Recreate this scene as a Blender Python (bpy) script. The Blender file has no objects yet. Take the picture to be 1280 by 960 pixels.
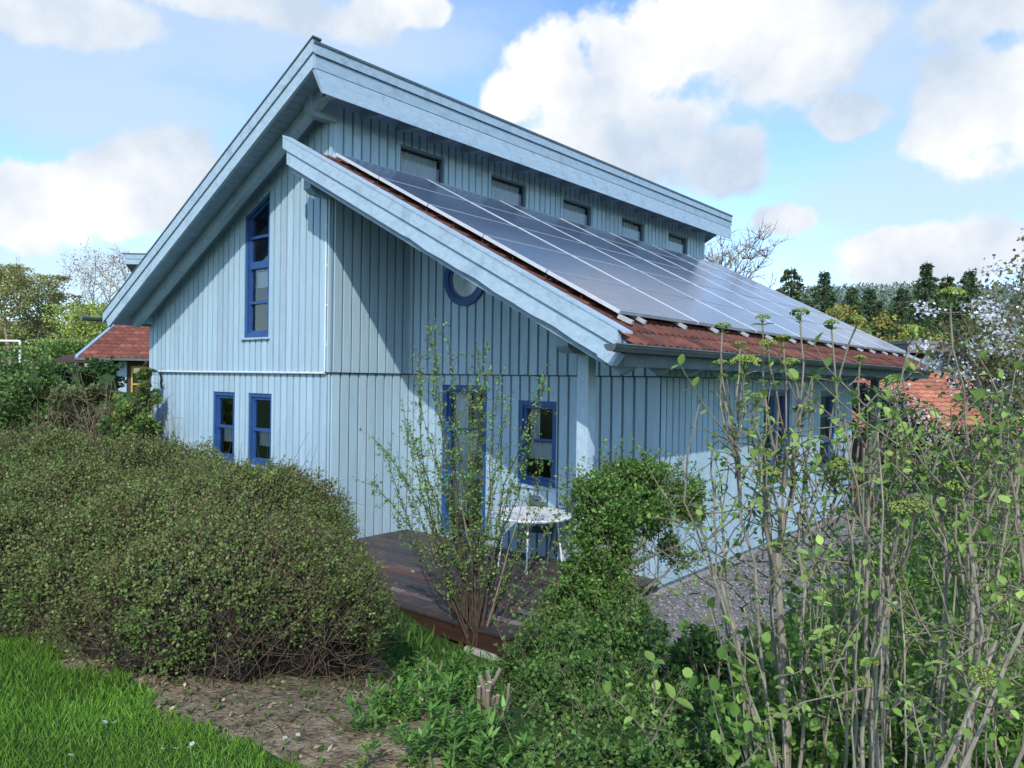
import bpy, math, random
import numpy as np
from mathutils import Matrix, Vector
rng = np.random.default_rng(7); random.seed(7)
C = bpy.context.scene.collection

# ------------------------------------------------------------------ camera
CAM = np.array([9.4726, -7.1063, 2.5396]); F = 949.56
_y, _p, _r = np.radians([39.727, -0.397, 0.823])
FWD = np.array([-np.sin(_y)*np.cos(_p), np.cos(_y)*np.cos(_p), np.sin(_p)])
_rt = np.array([np.cos(_y), np.sin(_y), 0]); _up = np.cross(_rt, FWD)
RT = _rt*np.cos(_r)+_up*np.sin(_r); UP = -_rt*np.sin(_r)+_up*np.cos(_r)
FH = np.array([-np.sin(_y), np.cos(_y), 0]); RH = _rt.copy()      # horizontal forward / right
def at(u, v, dep):
    """world point seen towards (u, v) at forward distance dep"""
    return CAM + dep*(FWD + RT*(u-640)/F - UP*(v-480)/F)
def loc(vr, w, z=0.0):
    p = CAM + FH*w + RH*vr; return np.array([p[0], p[1], z])
def sstep(a, b, x):
    t = np.clip((np.asarray(x, float)-a)/(b-a), 0, 1); return t*t*(3-2*t)

cam = bpy.data.objects.new('camera', bpy.data.cameras.new('camera'))
C.objects.link(cam); bpy.context.scene.camera = cam
cam.data.sensor_width = 36; cam.data.lens = 36*F/1280; cam.data.clip_end = 6000; cam.data.clip_start = .05
cam.matrix_world = Matrix(((RT[0], UP[0], -FWD[0], CAM[0]), (RT[1], UP[1], -FWD[1], CAM[1]), (RT[2], UP[2], -FWD[2], CAM[2]), (0, 0, 0, 1)))

# ------------------------------------------------------------------ numpy noise
def _hash(i, j, k, seed):
    h = (i*374761393 + j*668265263 + k*2147483647 + seed*1274126177) & 0xffffffff
    h = ((h ^ (h >> 13))*1274126177) & 0xffffffff
    return ((h ^ (h >> 16)) & 0xffff)/65535.0
def noise3(P, scale=1.0, seed=0):
    q = np.asarray(P, float)*scale; f = np.floor(q); i = f.astype(np.int64); t = q-f; t = t*t*(3-2*t)
    out = 0
    for a in (0, 1):
        for b in (0, 1):
            for c in (0, 1):
                wgt = (t[..., 0] if a else 1-t[..., 0])*(t[..., 1] if b else 1-t[..., 1])*(t[..., 2] if c else 1-t[..., 2])
                out = out+wgt*_hash(i[..., 0]+a, i[..., 1]+b, i[..., 2]+c, seed)
    return out*2-1
def fbm(P, scale, seed=0, octv=3):
    s = 0; a = 1
    for o in range(octv): s = s+a*noise3(P, scale*2**o, seed+o); a *= .5
    return s

# ------------------------------------------------------------------ materials
def new_mat(name):
    m = bpy.data.materials.new(name); m.use_nodes = True; nt = m.node_tree
    return m, nt, nt.nodes['Principled BSDF'], nt.nodes['Material Output']
def nd(nt, typ, **kw):
    n = nt.nodes.new(typ)
    for k, v in kw.items():
        if k.startswith('i_'):
            key = k[2:]; key = int(key) if key.isdigit() else key.replace('_', ' ')
            n.inputs[key].default_value = v
        else: setattr(n, k, v)
    return n
def L(nt, a, b): nt.links.new(a, b)
def noisy(name, c1, c2, scale=8, stretch=(1, 1, 1), rough=.7, bump=.0, spec=.3, c3=None, attr=False, scale2=None, metal=0, detail=6):
    m, nt, b, out = new_mat(name)
    tc = nd(nt, 'ShaderNodeTexCoord'); mp = nd(nt, 'ShaderNodeMapping'); mp.inputs['Scale'].default_value = stretch
    L(nt, tc.outputs['Object'], mp.inputs['Vector'])
    n = nd(nt, 'ShaderNodeTexNoise', i_Scale=scale, i_Detail=detail, i_Roughness=.65); L(nt, mp.outputs[0], n.inputs['Vector'])
    r = nd(nt, 'ShaderNodeValToRGB'); r.color_ramp.elements[0].position = .32; r.color_ramp.elements[1].position = .68
    r.color_ramp.elements[0].color = (*c1, 1); r.color_ramp.elements[1].color = (*c2, 1)
    L(nt, n.outputs['Fac'], r.inputs['Fac']); col = r.outputs['Color']
    if c3 is not None:
        n2 = nd(nt, 'ShaderNodeTexNoise', i_Scale=scale2 or scale*.25, i_Detail=5.0, i_Roughness=.7); L(nt, tc.outputs['Object'], n2.inputs['Vector'])
        r2 = nd(nt, 'ShaderNodeValToRGB'); r2.color_ramp.elements[0].position = .52; r2.color_ramp.elements[1].position = .68
        L(nt, n2.outputs['Fac'], r2.inputs['Fac'])
        mx = nd(nt, 'ShaderNodeMixRGB'); mx.inputs['Color2'].default_value = (*c3, 1)
        L(nt, r2.outputs['Color'], mx.inputs['Fac']); L(nt, col, mx.inputs['Color1']); col = mx.outputs['Color']
    if attr:
        at_ = nd(nt, 'ShaderNodeAttribute', attribute_name='col')
        mu = nd(nt, 'ShaderNodeMixRGB', blend_type='MULTIPLY'); mu.inputs['Fac'].default_value = 1
        L(nt, col, mu.inputs['Color1']); L(nt, at_.outputs['Color'], mu.inputs['Color2']); col = mu.outputs['Color']
    L(nt, col, b.inputs['Base Color'])
    b.inputs['Roughness'].default_value = rough; b.inputs['Specular IOR Level'].default_value = spec; b.inputs['Metallic'].default_value = metal
    if bump:
        bp = nd(nt, 'ShaderNodeBump', i_Strength=bump, i_Distance=.02); L(nt, n.outputs['Fac'], bp.inputs['Height']); L(nt, bp.outputs[0], b.inputs['Normal'])
    return m
def leafmat(name, transl=.3, rough=.5, spec=.35, tint=(1.3, 1.3, 1.2)):
    m, nt, b, out = new_mat(name)
    a = nd(nt, 'ShaderNodeAttribute', attribute_name='col')
    mu = nd(nt, 'ShaderNodeMixRGB', blend_type='MULTIPLY'); mu.inputs['Fac'].default_value = 1; mu.inputs['Color2'].default_value = (*tint, 1)
    L(nt, a.outputs['Color'], mu.inputs['Color1'])
    L(nt, mu.outputs[0], b.inputs['Base Color']); b.inputs['Roughness'].default_value = rough; b.inputs['Specular IOR Level'].default_value = spec
    t = nd(nt, 'ShaderNodeBsdfTranslucent'); L(nt, mu.outputs[0], t.inputs['Color'])
    g = nd(nt, 'ShaderNodeMixShader'); g.inputs[0].default_value = transl
    L(nt, b.outputs[0], g.inputs[1]); L(nt, t.outputs[0], g.inputs[2]); L(nt, g.outputs[0], out.inputs['Surface'])
    return m
M = {}
M['siding'] = noisy('blue_glazed_siding', (.325, .46, .535), (.395, .535, .605), 5, (3, 3, .35), .62, .15, .3, c3=(.355, .475, .54), attr=True, scale2=2.2)
M['trim'] = noisy('weathered_blue_board', (.315, .43, .51), (.41, .525, .60), 7, (1.5, .6, 3), .65, .2, .3, c3=(.28, .37, .44), attr=True, scale2=5)
M['post'] = noisy('flaking_pale_post', (.36, .49, .58), (.50, .61, .67), 9, (3, 3, .7), .7, .2, .25, c3=(.34, .47, .56), scale2=6)
M['soffit'] = noisy('soffit_paint', (.27, .37, .46), (.33, .43, .53), 6, (2, 2, 2), .7, .05, .25, attr=True)
M['blue'] = noisy('window_blue_paint', (.018, .066, .19), (.028, .092, .25), 6, (1, 1, 1), .42, .03, .5)
M['slate'] = noisy('slate_blue_paint', (.12, .175, .26), (.15, .21, .30), 6, (1, 1, 1), .45)
M['dark'] = noisy('room_darkness', (.012, .012, .013), (.03, .028, .027), 3, (1, 1, 1), .9)
M['tile'] = noisy('red_clay_tile', (.115, .046, .036), (.20, .083, .062), 9, (1, 1, 1), .8, .25, .25, c3=(.085, .05, .043), attr=True, scale2=3)
M['tilefar'] = noisy('orange_clay_tile', (.34, .135, .085), (.44, .185, .12), 3, (1, 1, 1), .8, .1, .25, attr=True)
M['tileleft'] = noisy('brown_red_clay_tile', (.17, .06, .043), (.24, .09, .062), 3, (1, 1, 1), .8, .1, .25, attr=True)
M['zinc'] = noisy('grey_zinc_gutter', (.085, .105, .11), (.15, .175, .18), 4, (1, 1, 1), .42, .03, .5, metal=.35)
M['darkwood'] = noisy('brown_stained_boards', (.045, .028, .022), (.075, .05, .04), 6, (4, 4, .5), .75, .1)
M['greywood'] = noisy('green_grey_eave_board', (.10, .135, .14), (.16, .20, .205), 6, (1, 1, 1), .7, .08)
M['alu'] = noisy('aluminium', (.58, .61, .64), (.70, .72, .74), 4, (1, 1, 1), .4, .0, .5, metal=.12, attr=True)
M['rail'] = noisy('dull_aluminium_rail', (.42, .44, .46), (.55, .57, .58), 6, (1, 1, 1), .45, metal=.2)
M['white'] = noisy('white_enamel', (.72, .73, .72), (.82, .82, .80), 5, (1, 1, 1), .4, .0, .5)
M['conduit'] = noisy('grey_white_plastic', (.6, .63, .64), (.7, .72, .72), 5, (1, 1, 1), .5)
M['black'] = noisy('black_plastic', (.012, .012, .013), (.02, .02, .022), 5, (1, 1, 1), .5)
M['curtain'] = noisy('white_net_curtain', (.60, .65, .66), (.84, .87, .86), 30, (1, 1, .15), .9, .3)
M['gap'] = noisy('shadow_line_paint', (.03, .045, .06), (.05, .07, .09), 5)  # dark colour of the strips that draw the cladding's shadow line
M['deck'] = noisy('dark_oiled_planks', (.038, .030, .030), (.085, .068, .066), 6, (.7, 8, 1), .58, .25, .4, c3=(.15, .085, .07), attr=True, scale2=1.6)
M['deckedge'] = noisy('red_brown_deck_beam', (.034, .017, .013), (.06, .027, .02), 6, (.6, 4, 4), .65, .1)
M['concrete'] = noisy('grey_concrete', (.27, .27, .25), (.40, .39, .36), 10, (1, 1, 1), .9, .3)
M['greenmetal'] = noisy('green_grey_metal', (.035, .06, .06), (.06, .09, .09), 5, (1, 1, 1), .45)
M['bark'] = noisy('grey_brown_bark', (.115, .10, .08), (.26, .23, .185), 22, (1, 1, .35), .85, .5, .2, attr=True)
M['pine_wood'] = noisy('orange_varnished_wood', (.42, .17, .045), (.55, .25, .07), 5, (1, 1, 3), .5)
M['yellow'] = noisy('yellow_paint', (.42, .31, .05), (.52, .39, .07), 5, (1, 1, 1), .5)
M['cut'] = noisy('pale_cut_wood', (.42, .33, .23), (.55, .45, .33), 12, (1, 1, 1), .8)
M['leaf'] = leafmat('leaf', .28, .6, .12)
M['leafsoft'] = leafmat('soft_leaf', .35, .65, .10)
M['needle'] = leafmat('needle', .1, .7, .08)
M['petal'] = leafmat('petal', .35, .7, .2, tint=(1, 1, 1))
M['umbel'] = leafmat("umbel_bud", .3, .7, .1, tint=(1.25, 1.25, 1.15))
M['grass'] = leafmat('grass_blade', .3, .65, .10)
def glass_mat():
    m, nt, b, out = new_mat('window_glass')
    tr = nd(nt, 'ShaderNodeBsdfTransparent'); tr.inputs['Color'].default_value = (.82, .86, .86, 1)
    gl = nd(nt, 'ShaderNodeBsdfGlossy', i_Roughness=.02); fr = nd(nt, 'ShaderNodeFresnel', i_IOR=1.55)
    tc = nd(nt, 'ShaderNodeTexCoord'); n = nd(nt, 'ShaderNodeTexNoise', i_Scale=1.2, i_Detail=1.0); bp = nd(nt, 'ShaderNodeBump', i_Strength=.04, i_Distance=.05)
    L(nt, tc.outputs['Object'], n.inputs['Vector']); L(nt, n.outputs['Fac'], bp.inputs['Height']); L(nt, bp.outputs[0], gl.inputs['Normal'])
    ad = nd(nt, 'ShaderNodeMath', operation='MULTIPLY_ADD'); ad.inputs[1].default_value = 1.5; ad.inputs[2].default_value = .05
    L(nt, fr.outputs[0], ad.inputs[0]); mx = nd(nt, 'ShaderNodeMixShader')
    L(nt, ad.outputs[0], mx.inputs[0]); L(nt, tr.outputs[0], mx.inputs[1]); L(nt, gl.outputs[0], mx.inputs[2]); L(nt, mx.outputs[0], out.inputs['Surface'])
    return m
M['glass'] = glass_mat()
def panel_mat():
    m, nt, b, out = new_mat('solar_cells')
    tc = nd(nt, 'ShaderNodeTexCoord')
    br = nd(nt, 'ShaderNodeTexBrick', offset=0.0, i_Scale=1.0, i_Mortar_Size=.007, i_Brick_Width=.16, i_Row_Height=.16)
    br.inputs['Color1'].default_value = (.052, .085, .15, 1); br.inputs['Color2'].default_value = (.062, .096, .162, 1); br.inputs['Mortar'].default_value = (.17, .20, .24, 1)
    L(nt, tc.outputs['Object'], br.inputs['Vector'])
    L(nt, br.outputs['Color'], b.inputs['Base Color']); b.inputs['Roughness'].default_value = .09; b.inputs['IOR'].default_value = 1.52
    n = nd(nt, 'ShaderNodeTexNoise', i_Scale=5.0, i_Detail=4.0); L(nt, tc.outputs['Object'], n.inputs['Vector'])
    mr = nd(nt, 'ShaderNodeMapRange'); mr.inputs['To Min'].default_value = .13; mr.inputs['To Max'].default_value = .24
    L(nt, n.outputs['Fac'], mr.inputs['Value']); L(nt, mr.outputs[0], b.inputs['Roughness'])
    return m
M['cells'] = panel_mat()

# ------------------------------------------------------------------ mesh builder
class MB:
    def __init__(s): s.v = []; s.f = []; s.c = []; s.m = []
    def poly(s, pts, col=(1, 1, 1), mi=0):
        n = len(s.v); s.v.extend([tuple(map(float, p)) for p in pts]); s.f.append(tuple(range(n, n+len(pts)))); s.c.append(col); s.m.append(mi)
    def hexa(s, p, col=(1, 1, 1), mi=0):
        """p: 8 corners, 0-3 bottom loop, 4-7 top loop"""
        n = len(s.v); s.v.extend([tuple(map(float, q)) for q in p])
        for f in ((0, 3, 2, 1), (4, 5, 6, 7), (0, 1, 5, 4), (1, 2, 6, 5), (2, 3, 7, 6), (3, 0, 4, 7)):
            s.f.append(tuple(n+i for i in f)); s.c.append(col); s.m.append(mi)
    def box(s, a, b, col=(1, 1, 1), mi=0):
        (x0, y0, z0), (x1, y1, z1) = a, b
        s.hexa([(x0, y0, z0), (x1, y0, z0), (x1, y1, z0), (x0, y1, z0), (x0, y0, z1), (x1, y0, z1), (x1, y1, z1), (x0, y1, z1)], col, mi)
    def tube(s, pts, rad, k=6, col=(1, 1, 1), mi=0, cap=True, capmi=None):
        pts = [np.asarray(p, float) for p in pts]
        if np.isscalar(rad): rad = [rad]*len(pts)
        n0 = len(s.v); prev = None
        for i, p in enumerate(pts):
            d = pts[min(i+1, len(pts)-1)]-pts[max(i-1, 0)]; d = d/(np.linalg.norm(d)+1e-9)
            a = prev-d*np.dot(prev, d) if prev is not None else np.cross(d, (0.31, .17, .93) if abs(d[2]) < .9 else (1, 0, 0))
            a = a/(np.linalg.norm(a)+1e-9); prev = a; b = np.cross(d, a)
            for j in range(k):
                t = 2*math.pi*j/k; q = p+rad[i]*(a*math.cos(t)+b*math.sin(t)); s.v.append((q[0], q[1], q[2]))
        for i in range(len(pts)-1):
            for j in range(k):
                s.f.append((n0+i*k+j, n0+i*k+(j+1) % k, n0+(i+1)*k+(j+1) % k, n0+(i+1)*k+j)); s.c.append(col); s.m.append(mi)
        if cap:
            e = n0+(len(pts)-1)*k
            s.f.append(tuple(range(e, e+k))); s.c.append(col); s.m.append(mi if capmi is None else capmi)
            s.f.append(tuple(range(n0+k-1, n0-1, -1))); s.c.append(col); s.m.append(mi)
    def build(s, name, mats, parent=None, smooth=False):
        me = bpy.data.meshes.new(name); me.from_pydata(s.v, [], s.f)
        if not isinstance(mats, (list, tuple)): mats = [mats]
        for m in mats: me.materials.append(m)
        if len(mats) > 1: me.polygons.foreach_set('material_index', s.m)
        a = me.attributes.new('col', 'FLOAT_COLOR', 'FACE'); cc = np.ones((len(s.f), 4), np.float32); cc[:, :3] = np.array(s.c, np.float32).reshape(-1, 3); a.data.foreach_set('color', cc.ravel())
        if smooth: me.polygons.foreach_set('use_smooth', [True]*len(s.f))
        o = bpy.data.objects.new(name, me); C.objects.link(o)
        if parent is not None: o.parent = parent; o.matrix_parent_inverse = Matrix.Translation(-parent.location)
        return o
def arr_mesh(name, V, Fq, col, mat, parent=None, smooth=False):
    """V (n,3), Fq (m,k) faces of one size, col (m,3) per face"""
    me = bpy.data.meshes.new(name); V = np.asarray(V, np.float32); Fq = np.asarray(Fq, np.int32); m, k = Fq.shape
    me.vertices.add(len(V)); me.vertices.foreach_set('co', V.ravel())
    me.loops.add(m*k); me.loops.foreach_set('vertex_index', Fq.ravel())
    me.polygons.add(m); me.polygons.foreach_set('loop_start', np.arange(0, m*k, k, dtype=np.int32))
    me.update(calc_edges=True)
    if smooth: me.polygons.foreach_set('use_smooth', [True]*m)
    a = me.attributes.new('col', 'FLOAT_COLOR', 'FACE'); cc = np.ones((m, 4), np.float32); cc[:, :3] = col; a.data.foreach_set('color', cc.ravel())
    me.materials.append(mat); o = bpy.data.objects.new(name, me); C.objects.link(o)
    if parent is not None: o.parent = parent; o.matrix_parent_inverse = Matrix.Translation(-parent.location)
    return o
def tag(o, label, cat, group=None, kind=None):
    if label: o['label'] = label
    if cat: o['category'] = cat
    if group: o['group'] = group
    if kind: o['kind'] = kind
    return o
def empty(name, p, label, cat, group=None):
    o = bpy.data.objects.new(name, None); C.objects.link(o); o.location = Vector([float(q) for q in p]); o.empty_display_size = .2
    return tag(o, label, cat, group)

# leaves ------------------------------------------------------------
DIAMOND = (np.array([(0, 0, 0), (.30, .48, .06), (0, 1, 0), (-.30, .48, .06)]), np.array([(0, 1, 2, 3)]))
OVATE = (np.array([(0, 0, 0), (.25, .2, .07), (.33, .52, .09), (.17, .85, .04), (0, 1, -.06), (-.17, .85, .04), (-.33, .52, .09), (-.25, .2, .07), (0, .33, 0), (0, .7, -.01)]),
         np.array([(0, 1, 2, 8), (8, 2, 3, 9), (9, 3, 4, 4), (0, 8, 6, 7), (8, 9, 5, 6), (9, 4, 5, 5)]))
def unit(a): return a/(np.linalg.norm(a, axis=-1, keepdims=True)+1e-9)
def leaves(P, D, N, size, col, tmpl=DIAMOND, width=1.0):
    """returns V, F, col arrays: leaf based at P along D with face normal ~N"""
    P = np.asarray(P, float); n = len(P); D = unit(D); X = unit(np.cross(D, N)); Z = np.cross(X, D)
    T, Fq = tmpl; size = np.broadcast_to(np.asarray(size, float), (n,)); T = T*np.array([width, 1, 1])
    V = P[:, None, :]+size[:, None, None]*(T[None, :, 0:1]*X[:, None, :]+T[None, :, 1:2]*D[:, None, :]+T[None, :, 2:3]*Z[:, None, :])
    Fa = (Fq[None]+(np.arange(n)*len(T))[:, None, None]).reshape(-1, Fq.shape[1])
    return V.reshape(-1, 3), Fa, np.repeat(np.asarray(col, float).reshape(n, 3), len(Fq), axis=0)
def merge(parts):
    off = 0; V = []; Fs = []; Cs = []
    for v, f, c in parts: V.append(v); Fs.append(f+off); Cs.append(c); off += len(v)
    return np.concatenate(V), np.concatenate(Fs), np.concatenate(Cs)
def rdir(n, up=.0):
    d = rng.normal(size=(n, 3)); d[:, 2] += up; return unit(d)
def palette(n, cols, jitter=.18):
    cols = np.array(cols); a = rng.integers(0, len(cols), n); b = rng.integers(0, len(cols), n); t = rng.random((n, 1))
    c = cols[a]*t+cols[b]*(1-t); return c*np.exp(rng.normal(0, jitter, (n, 1)))
def tri_fix(o):
    return o

# ------------------------------------------------------------------ terrain
def terrain(x, y):
    x = np.asarray(x, float); y = np.asarray(y, float)
    dx = x-CAM[0]; dy = y-CAM[1]; w = dx*FH[0]+dy*FH[1]; v = dx*RH[0]+dy*RH[1]
    right = .85-1.1*sstep(3.4, 7.2, w); left = .85-.95*sstep(6.5, 10.5, w)
    t = sstep(-2.6, -.4, v); z = left*(1-t)+right*t
    far = sstep(13, 60, w)*2.4*sstep(-4, -12, v-.0)+sstep(14, 24, w)*.7*sstep(-4.5, -6.5, v)
    z = z+far
    z = z-sstep(4, 9, v)*.0
    d = np.hypot(dx, dy); z = z+sstep(80, 420, d)*14*sstep(0, 60, w)
    z = z+.025*noise3(np.stack([x, y, 0*x], -1), 1.3, 3)+.012*noise3(np.stack([x, y, 0*x], -1), 4.1, 5)
    return z
def h(x, y): return float(terrain(np.array([x]), np.array([y]))[0])
def ground_px(u, v):
    """where the ray through (u, v) meets the terrain"""
    for w in np.arange(1.5, 90, .03):
        p = at(u, v, w)
        if p[2] <= h(p[0], p[1]): return np.array([p[0], p[1], h(p[0], p[1])])
    return at(u, v, 60)
def inpoly(x, y, poly):
    x = np.asarray(x); y = np.asarray(y); r = np.zeros(x.shape, bool); n = len(poly); j = n-1
    for i in range(n):
        xi, yi = poly[i][:2]; xj, yj = poly[j][:2]
        cnd = ((yi > y) != (yj > y)) & (x < (xj-xi)*(y-yi)/(yj-yi+1e-12)+xi); r ^= cnd; j = i
    return r

# soil bed outline (world xy), lawn lies in front of it
lawn_edge = [ground_px(u, v) for u, v in ((-140, 742), (-60, 752), (30, 778), (72, 800), (74, 838), (165, 850), (196, 888), (300, 932), (400, 975), (470, 1040))]
soil_back = [loc(a, b) for a, b in ((-.25, 4.2), (-.3, 5.9), (-.9, 6.3), (-2, 7), (-3.4, 8), (-5, 8.6), (-7.5, 8))]
soil_poly = [p[:2] for p in lawn_edge]+[loc(-.35, 2.4)[:2]]+[p[:2] for p in soil_back]
def build_ground():
    N = 430; t = np.linspace(-1, 1, N); g = 8*t+40*np.sign(t)*np.abs(t)**3.5+3000*np.sign(t)*np.abs(t)**12
    X, Y = np.meshgrid(6.2+g, -1.8+g, indexing='ij'); Z = terrain(X, Y)
    V = np.stack([X, Y, Z], -1).reshape(-1, 3)
    idx = np.arange(N*N).reshape(N, N); Fq = np.stack([idx[:-1, :-1], idx[1:, :-1], idx[1:, 1:], idx[:-1, 1:]], -1).reshape(-1, 4)
    cen = V[Fq].mean(1); nz = fbm(cen, 6, 11)
    soil = inpoly(cen[:, 0]+.05*nz, cen[:, 1]+.05*noise3(cen, 9, 4), soil_poly)
    col = np.where(soil[:, None], 0.0, 1.0)*np.ones((1, 3))
    m, nt, b, out = new_mat('ground_soil_and_grass')
    a = nd(nt, 'ShaderNodeAttribute', attribute_name='col'); tc = nd(nt, 'ShaderNodeTexCoord')
    def ramp(scale, stops, det=8):
        n = nd(nt, 'ShaderNodeTexNoise', i_Scale=scale, i_Detail=det, i_Roughness=.7); L(nt, tc.outputs['Object'], n.inputs['Vector'])
        r = nd(nt, 'ShaderNodeValToRGB'); r.color_ramp.elements[0].position = stops[0][0]; r.color_ramp.elements[1].position = stops[-1][0]
        r.color_ramp.elements[0].color = (*stops[0][1], 1); r.color_ramp.elements[1].color = (*stops[-1][1], 1)
        for p, c in stops[1:-1]: e = r.color_ramp.elements.new(p); e.color = (*c, 1)
        L(nt, n.outputs['Fac'], r.inputs['Fac']); return r, n
    s, sn = ramp(9, [(.3, (.085, .064, .038)), (.5, (.25, .195, .12)), (.7, (.40, .33, .22))])
    gr, gn = ramp(7, [(.3, (.030, .062, .016)), (.7, (.060, .115, .026))])
    mx = nd(nt, 'ShaderNodeMixRGB'); L(nt, a.outputs['Fac'], mx.inputs['Fac']); L(nt, s.outputs[0], mx.inputs['Color1']); L(nt, gr.outputs[0], mx.inputs['Color2'])
    L(nt, mx.outputs[0], b.inputs['Base Color']); b.inputs['Roughness'].default_value = .95; b.inputs['Specular IOR Level'].default_value = .1
    n3 = nd(nt, 'ShaderNodeTexNoise', i_Scale=40.0, i_Detail=5.0); L(nt, tc.outputs['Object'], n3.inputs['Vector'])
    bp = nd(nt, 'ShaderNodeBump', i_Strength=.8, i_Distance=.03); L(nt, n3.outputs['Fac'], bp.inputs['Height']); L(nt, bp.outputs[0], b.inputs['Normal'])
    o = arr_mesh('ground', V, Fq, col, m, smooth=True); o['kind'] = 'structure'
build_ground()
def build_gravel():
    # gravel strip along the eave side of the house
    xs = np.linspace(4.0, 6.35, 60); ys = np.linspace(-.6, 15, 260); X, Y = np.meshgrid(xs, ys, indexing='ij')
    X = X+np.where(X > 6.2, .12*noise3(np.stack([X, Y, X*0], -1), 2, 8), 0)
    Z = terrain(X, Y)+.012+.012*noise3(np.stack([X, Y, X*0], -1), 14, 2)
    V = np.stack([X, Y, Z], -1).reshape(-1, 3); n, k = X.shape; idx = np.arange(n*k).reshape(n, k)
    Fq = np.stack([idx[:-1, :-1], idx[1:, :-1], idx[1:, 1:], idx[:-1, 1:]], -1).reshape(-1, 4)
    m = noisy('grey_gravel', (.12, .12, .12), (.30, .295, .285), 60, (1, 1, 1), .9, .9, .2, c3=(.12, .115, .11), scale2=22)
    o = arr_mesh('gravel_path', V, Fq, np.ones((len(Fq), 3)), m); o['kind'] = 'structure'
    # loose stones
    k = 9000; x = rng.uniform(4.65, 6.4, k); y = rng.uniform(-.6, 11, k); P = np.stack([x, y, terrain(x, y)+.018], -1)
    T = np.array([(1, 0, 0), (0, 1, 0), (-1, 0, 0), (0, -1, 0), (0, 0, .8)])*.5; Fq = np.array([(0, 1, 4), (1, 2, 4), (2, 3, 4), (3, 0, 4)])
    V, Fa, Cc = leaves(P, rdir(k)*[1, 1, .15], np.tile([0, 0, 1.], (k, 1)), rng.uniform(.02, .05, k), palette(k, [(.14, .14, .14), (.30, .29, .28), (.22, .205, .19)], .2), (T, Fq))
    o = arr_mesh('gravel_stones', V, Fa, Cc, leafmat('stone_chips', 0.0, .9, tint=(1, 1, 1))); tag(o, 'loose grey gravel chippings beside the blue side wall', 'gravel', kind='stuff')
build_gravel()

# ------------------------------------------------------------------ house
house = empty('house', (0, 0, 0), 'pale blue board clad timber house with split pitched roof and solar panels', 'house')
S = .519                     # roof slope
D_ = 1.586; WR = 4.70; WF = 5.814; YB = 12.55; ZT = 2.6
PITCH = .175
def ztop_main(x): return 3.48+S*(x+5.8)+.12
def ztop_low(x): return 5.80-S*x-.10
def siding(name, O, U, N, width, zb, ztop, openings=(), prot=0.0, u_start=0.0, th=.030, label=None, bleach_shade_lift=None):
    """board-on-board cladding: O origin xy, U along, N outward; openings (u0,u1,z0,z1 or fn)"""
    mb = MB(); U = np.array([*U, 0.]); N = np.array([*N, 0.]); O = np.array([*O, 0.])
    cuts = {u_start, width}; k = int(math.floor(u_start/PITCH))-1
    while k*PITCH < width:
        for e in (k*PITCH, k*PITCH+.136):
            if u_start < e < width: cuts.add(round(e, 4))
        k += 1
    for o in openings: cuts.add(o[0]); cuts.add(o[1])
    cuts = sorted(cuts)
    tones = {}
    for a, b in zip(cuts[:-1], cuts[1:]):
        if b-a < 1e-4: continue
        m = (a+b)/2; kk = math.floor(m/PITCH); cover = (m-kk*PITCH) < .136
        key = (kk, cover)
        if key not in tones: t = float(np.exp(rng.normal(0, .045))); tones[key] = ((t*float(np.exp(rng.normal(0, .012))), t, t), float(rng.uniform(-.0015, .0015)))
        col, jit = tones[key]
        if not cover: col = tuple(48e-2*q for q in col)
        dep = prot+(th if cover else 0.0)+jit
        zt = ztop if callable(ztop) else (lambda u: ztop)
        segs = [(lambda u: zb, zt)]
        for o in openings:
            if o[0]-1e-6 <= a and b <= o[1]+1e-6:
                ot = o[3] if callable(o[3]) else (lambda u, q=o[3]: q); ob = (lambda u, q=o[2]: q)
                segs = [(segs[0][0], ob), (ot, zt)]
        for lo, hi in segs:
            if hi(m)-lo(m) < .02: continue
            def pt(u, z, d): return O+U*u+N*d+np.array([0, 0, z])
            if bleach_shade_lift and lo(m) < bleach_shade_lift < hi(m):  # lower part: paler weathered paint, lightened further to offset the overhang shade
                zz = bleach_shade_lift+float(rng.normal(0, .05)); lo_ = lo; lo = (lambda u, q=zz: q)
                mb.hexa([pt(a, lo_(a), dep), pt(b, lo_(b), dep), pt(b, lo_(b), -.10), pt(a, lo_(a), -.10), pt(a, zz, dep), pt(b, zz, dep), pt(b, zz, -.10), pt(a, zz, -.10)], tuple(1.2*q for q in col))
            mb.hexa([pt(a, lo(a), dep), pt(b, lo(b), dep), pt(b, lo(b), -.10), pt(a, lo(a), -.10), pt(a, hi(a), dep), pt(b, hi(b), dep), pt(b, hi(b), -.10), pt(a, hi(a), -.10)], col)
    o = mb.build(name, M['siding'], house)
    if label: o['label'] = label
    return o
UPP = .035
# gable front, lower and upper cladding
gw0, gw1 = -2.34+WF, -1.60+WF
G0, G1 = (-3.41+WF, -2.69+WF), (-2.25+WF, -1.54+WF)
siding('wall', (-WF, 0), (1, 0), (0, -1), WF, -.15, ZT, [(G0[0], G0[1], 1.02, 2.235), (G1[0], G1[1], 1.02, 2.235)])
siding('wall', (-WF, 0), (1, 0), (0, -1), WF+.0, ZT, lambda u: min(ztop_main(u-WF), 6.9), [(gw0, gw1, 3.17, lambda u: 5.23+.46*(u-gw0))], UPP, -.03)
# projecting part, side of the recess
siding('wall', (0, 0), (0, 1), (1, 0), D_, -.02, ZT, [], 0, -.02)
siding('wall', (0, 0), (0, 1), (1, 0), D_, ZT, 5.75, [], UPP, -.03)
# recess back wall
siding('wall', (0, D_), (1, 0), (0, -1), WR+.02, -.02, ZT, [(.82, 1.78, .02, 2.43), (2.40, 3.10, 1.0, 2.225)], 0, .024)
siding('wall', (0, D_), (1, 0), (0, -1), WR+.03, ZT, lambda u: ztop_low(u), [], UPP, .06)
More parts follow.
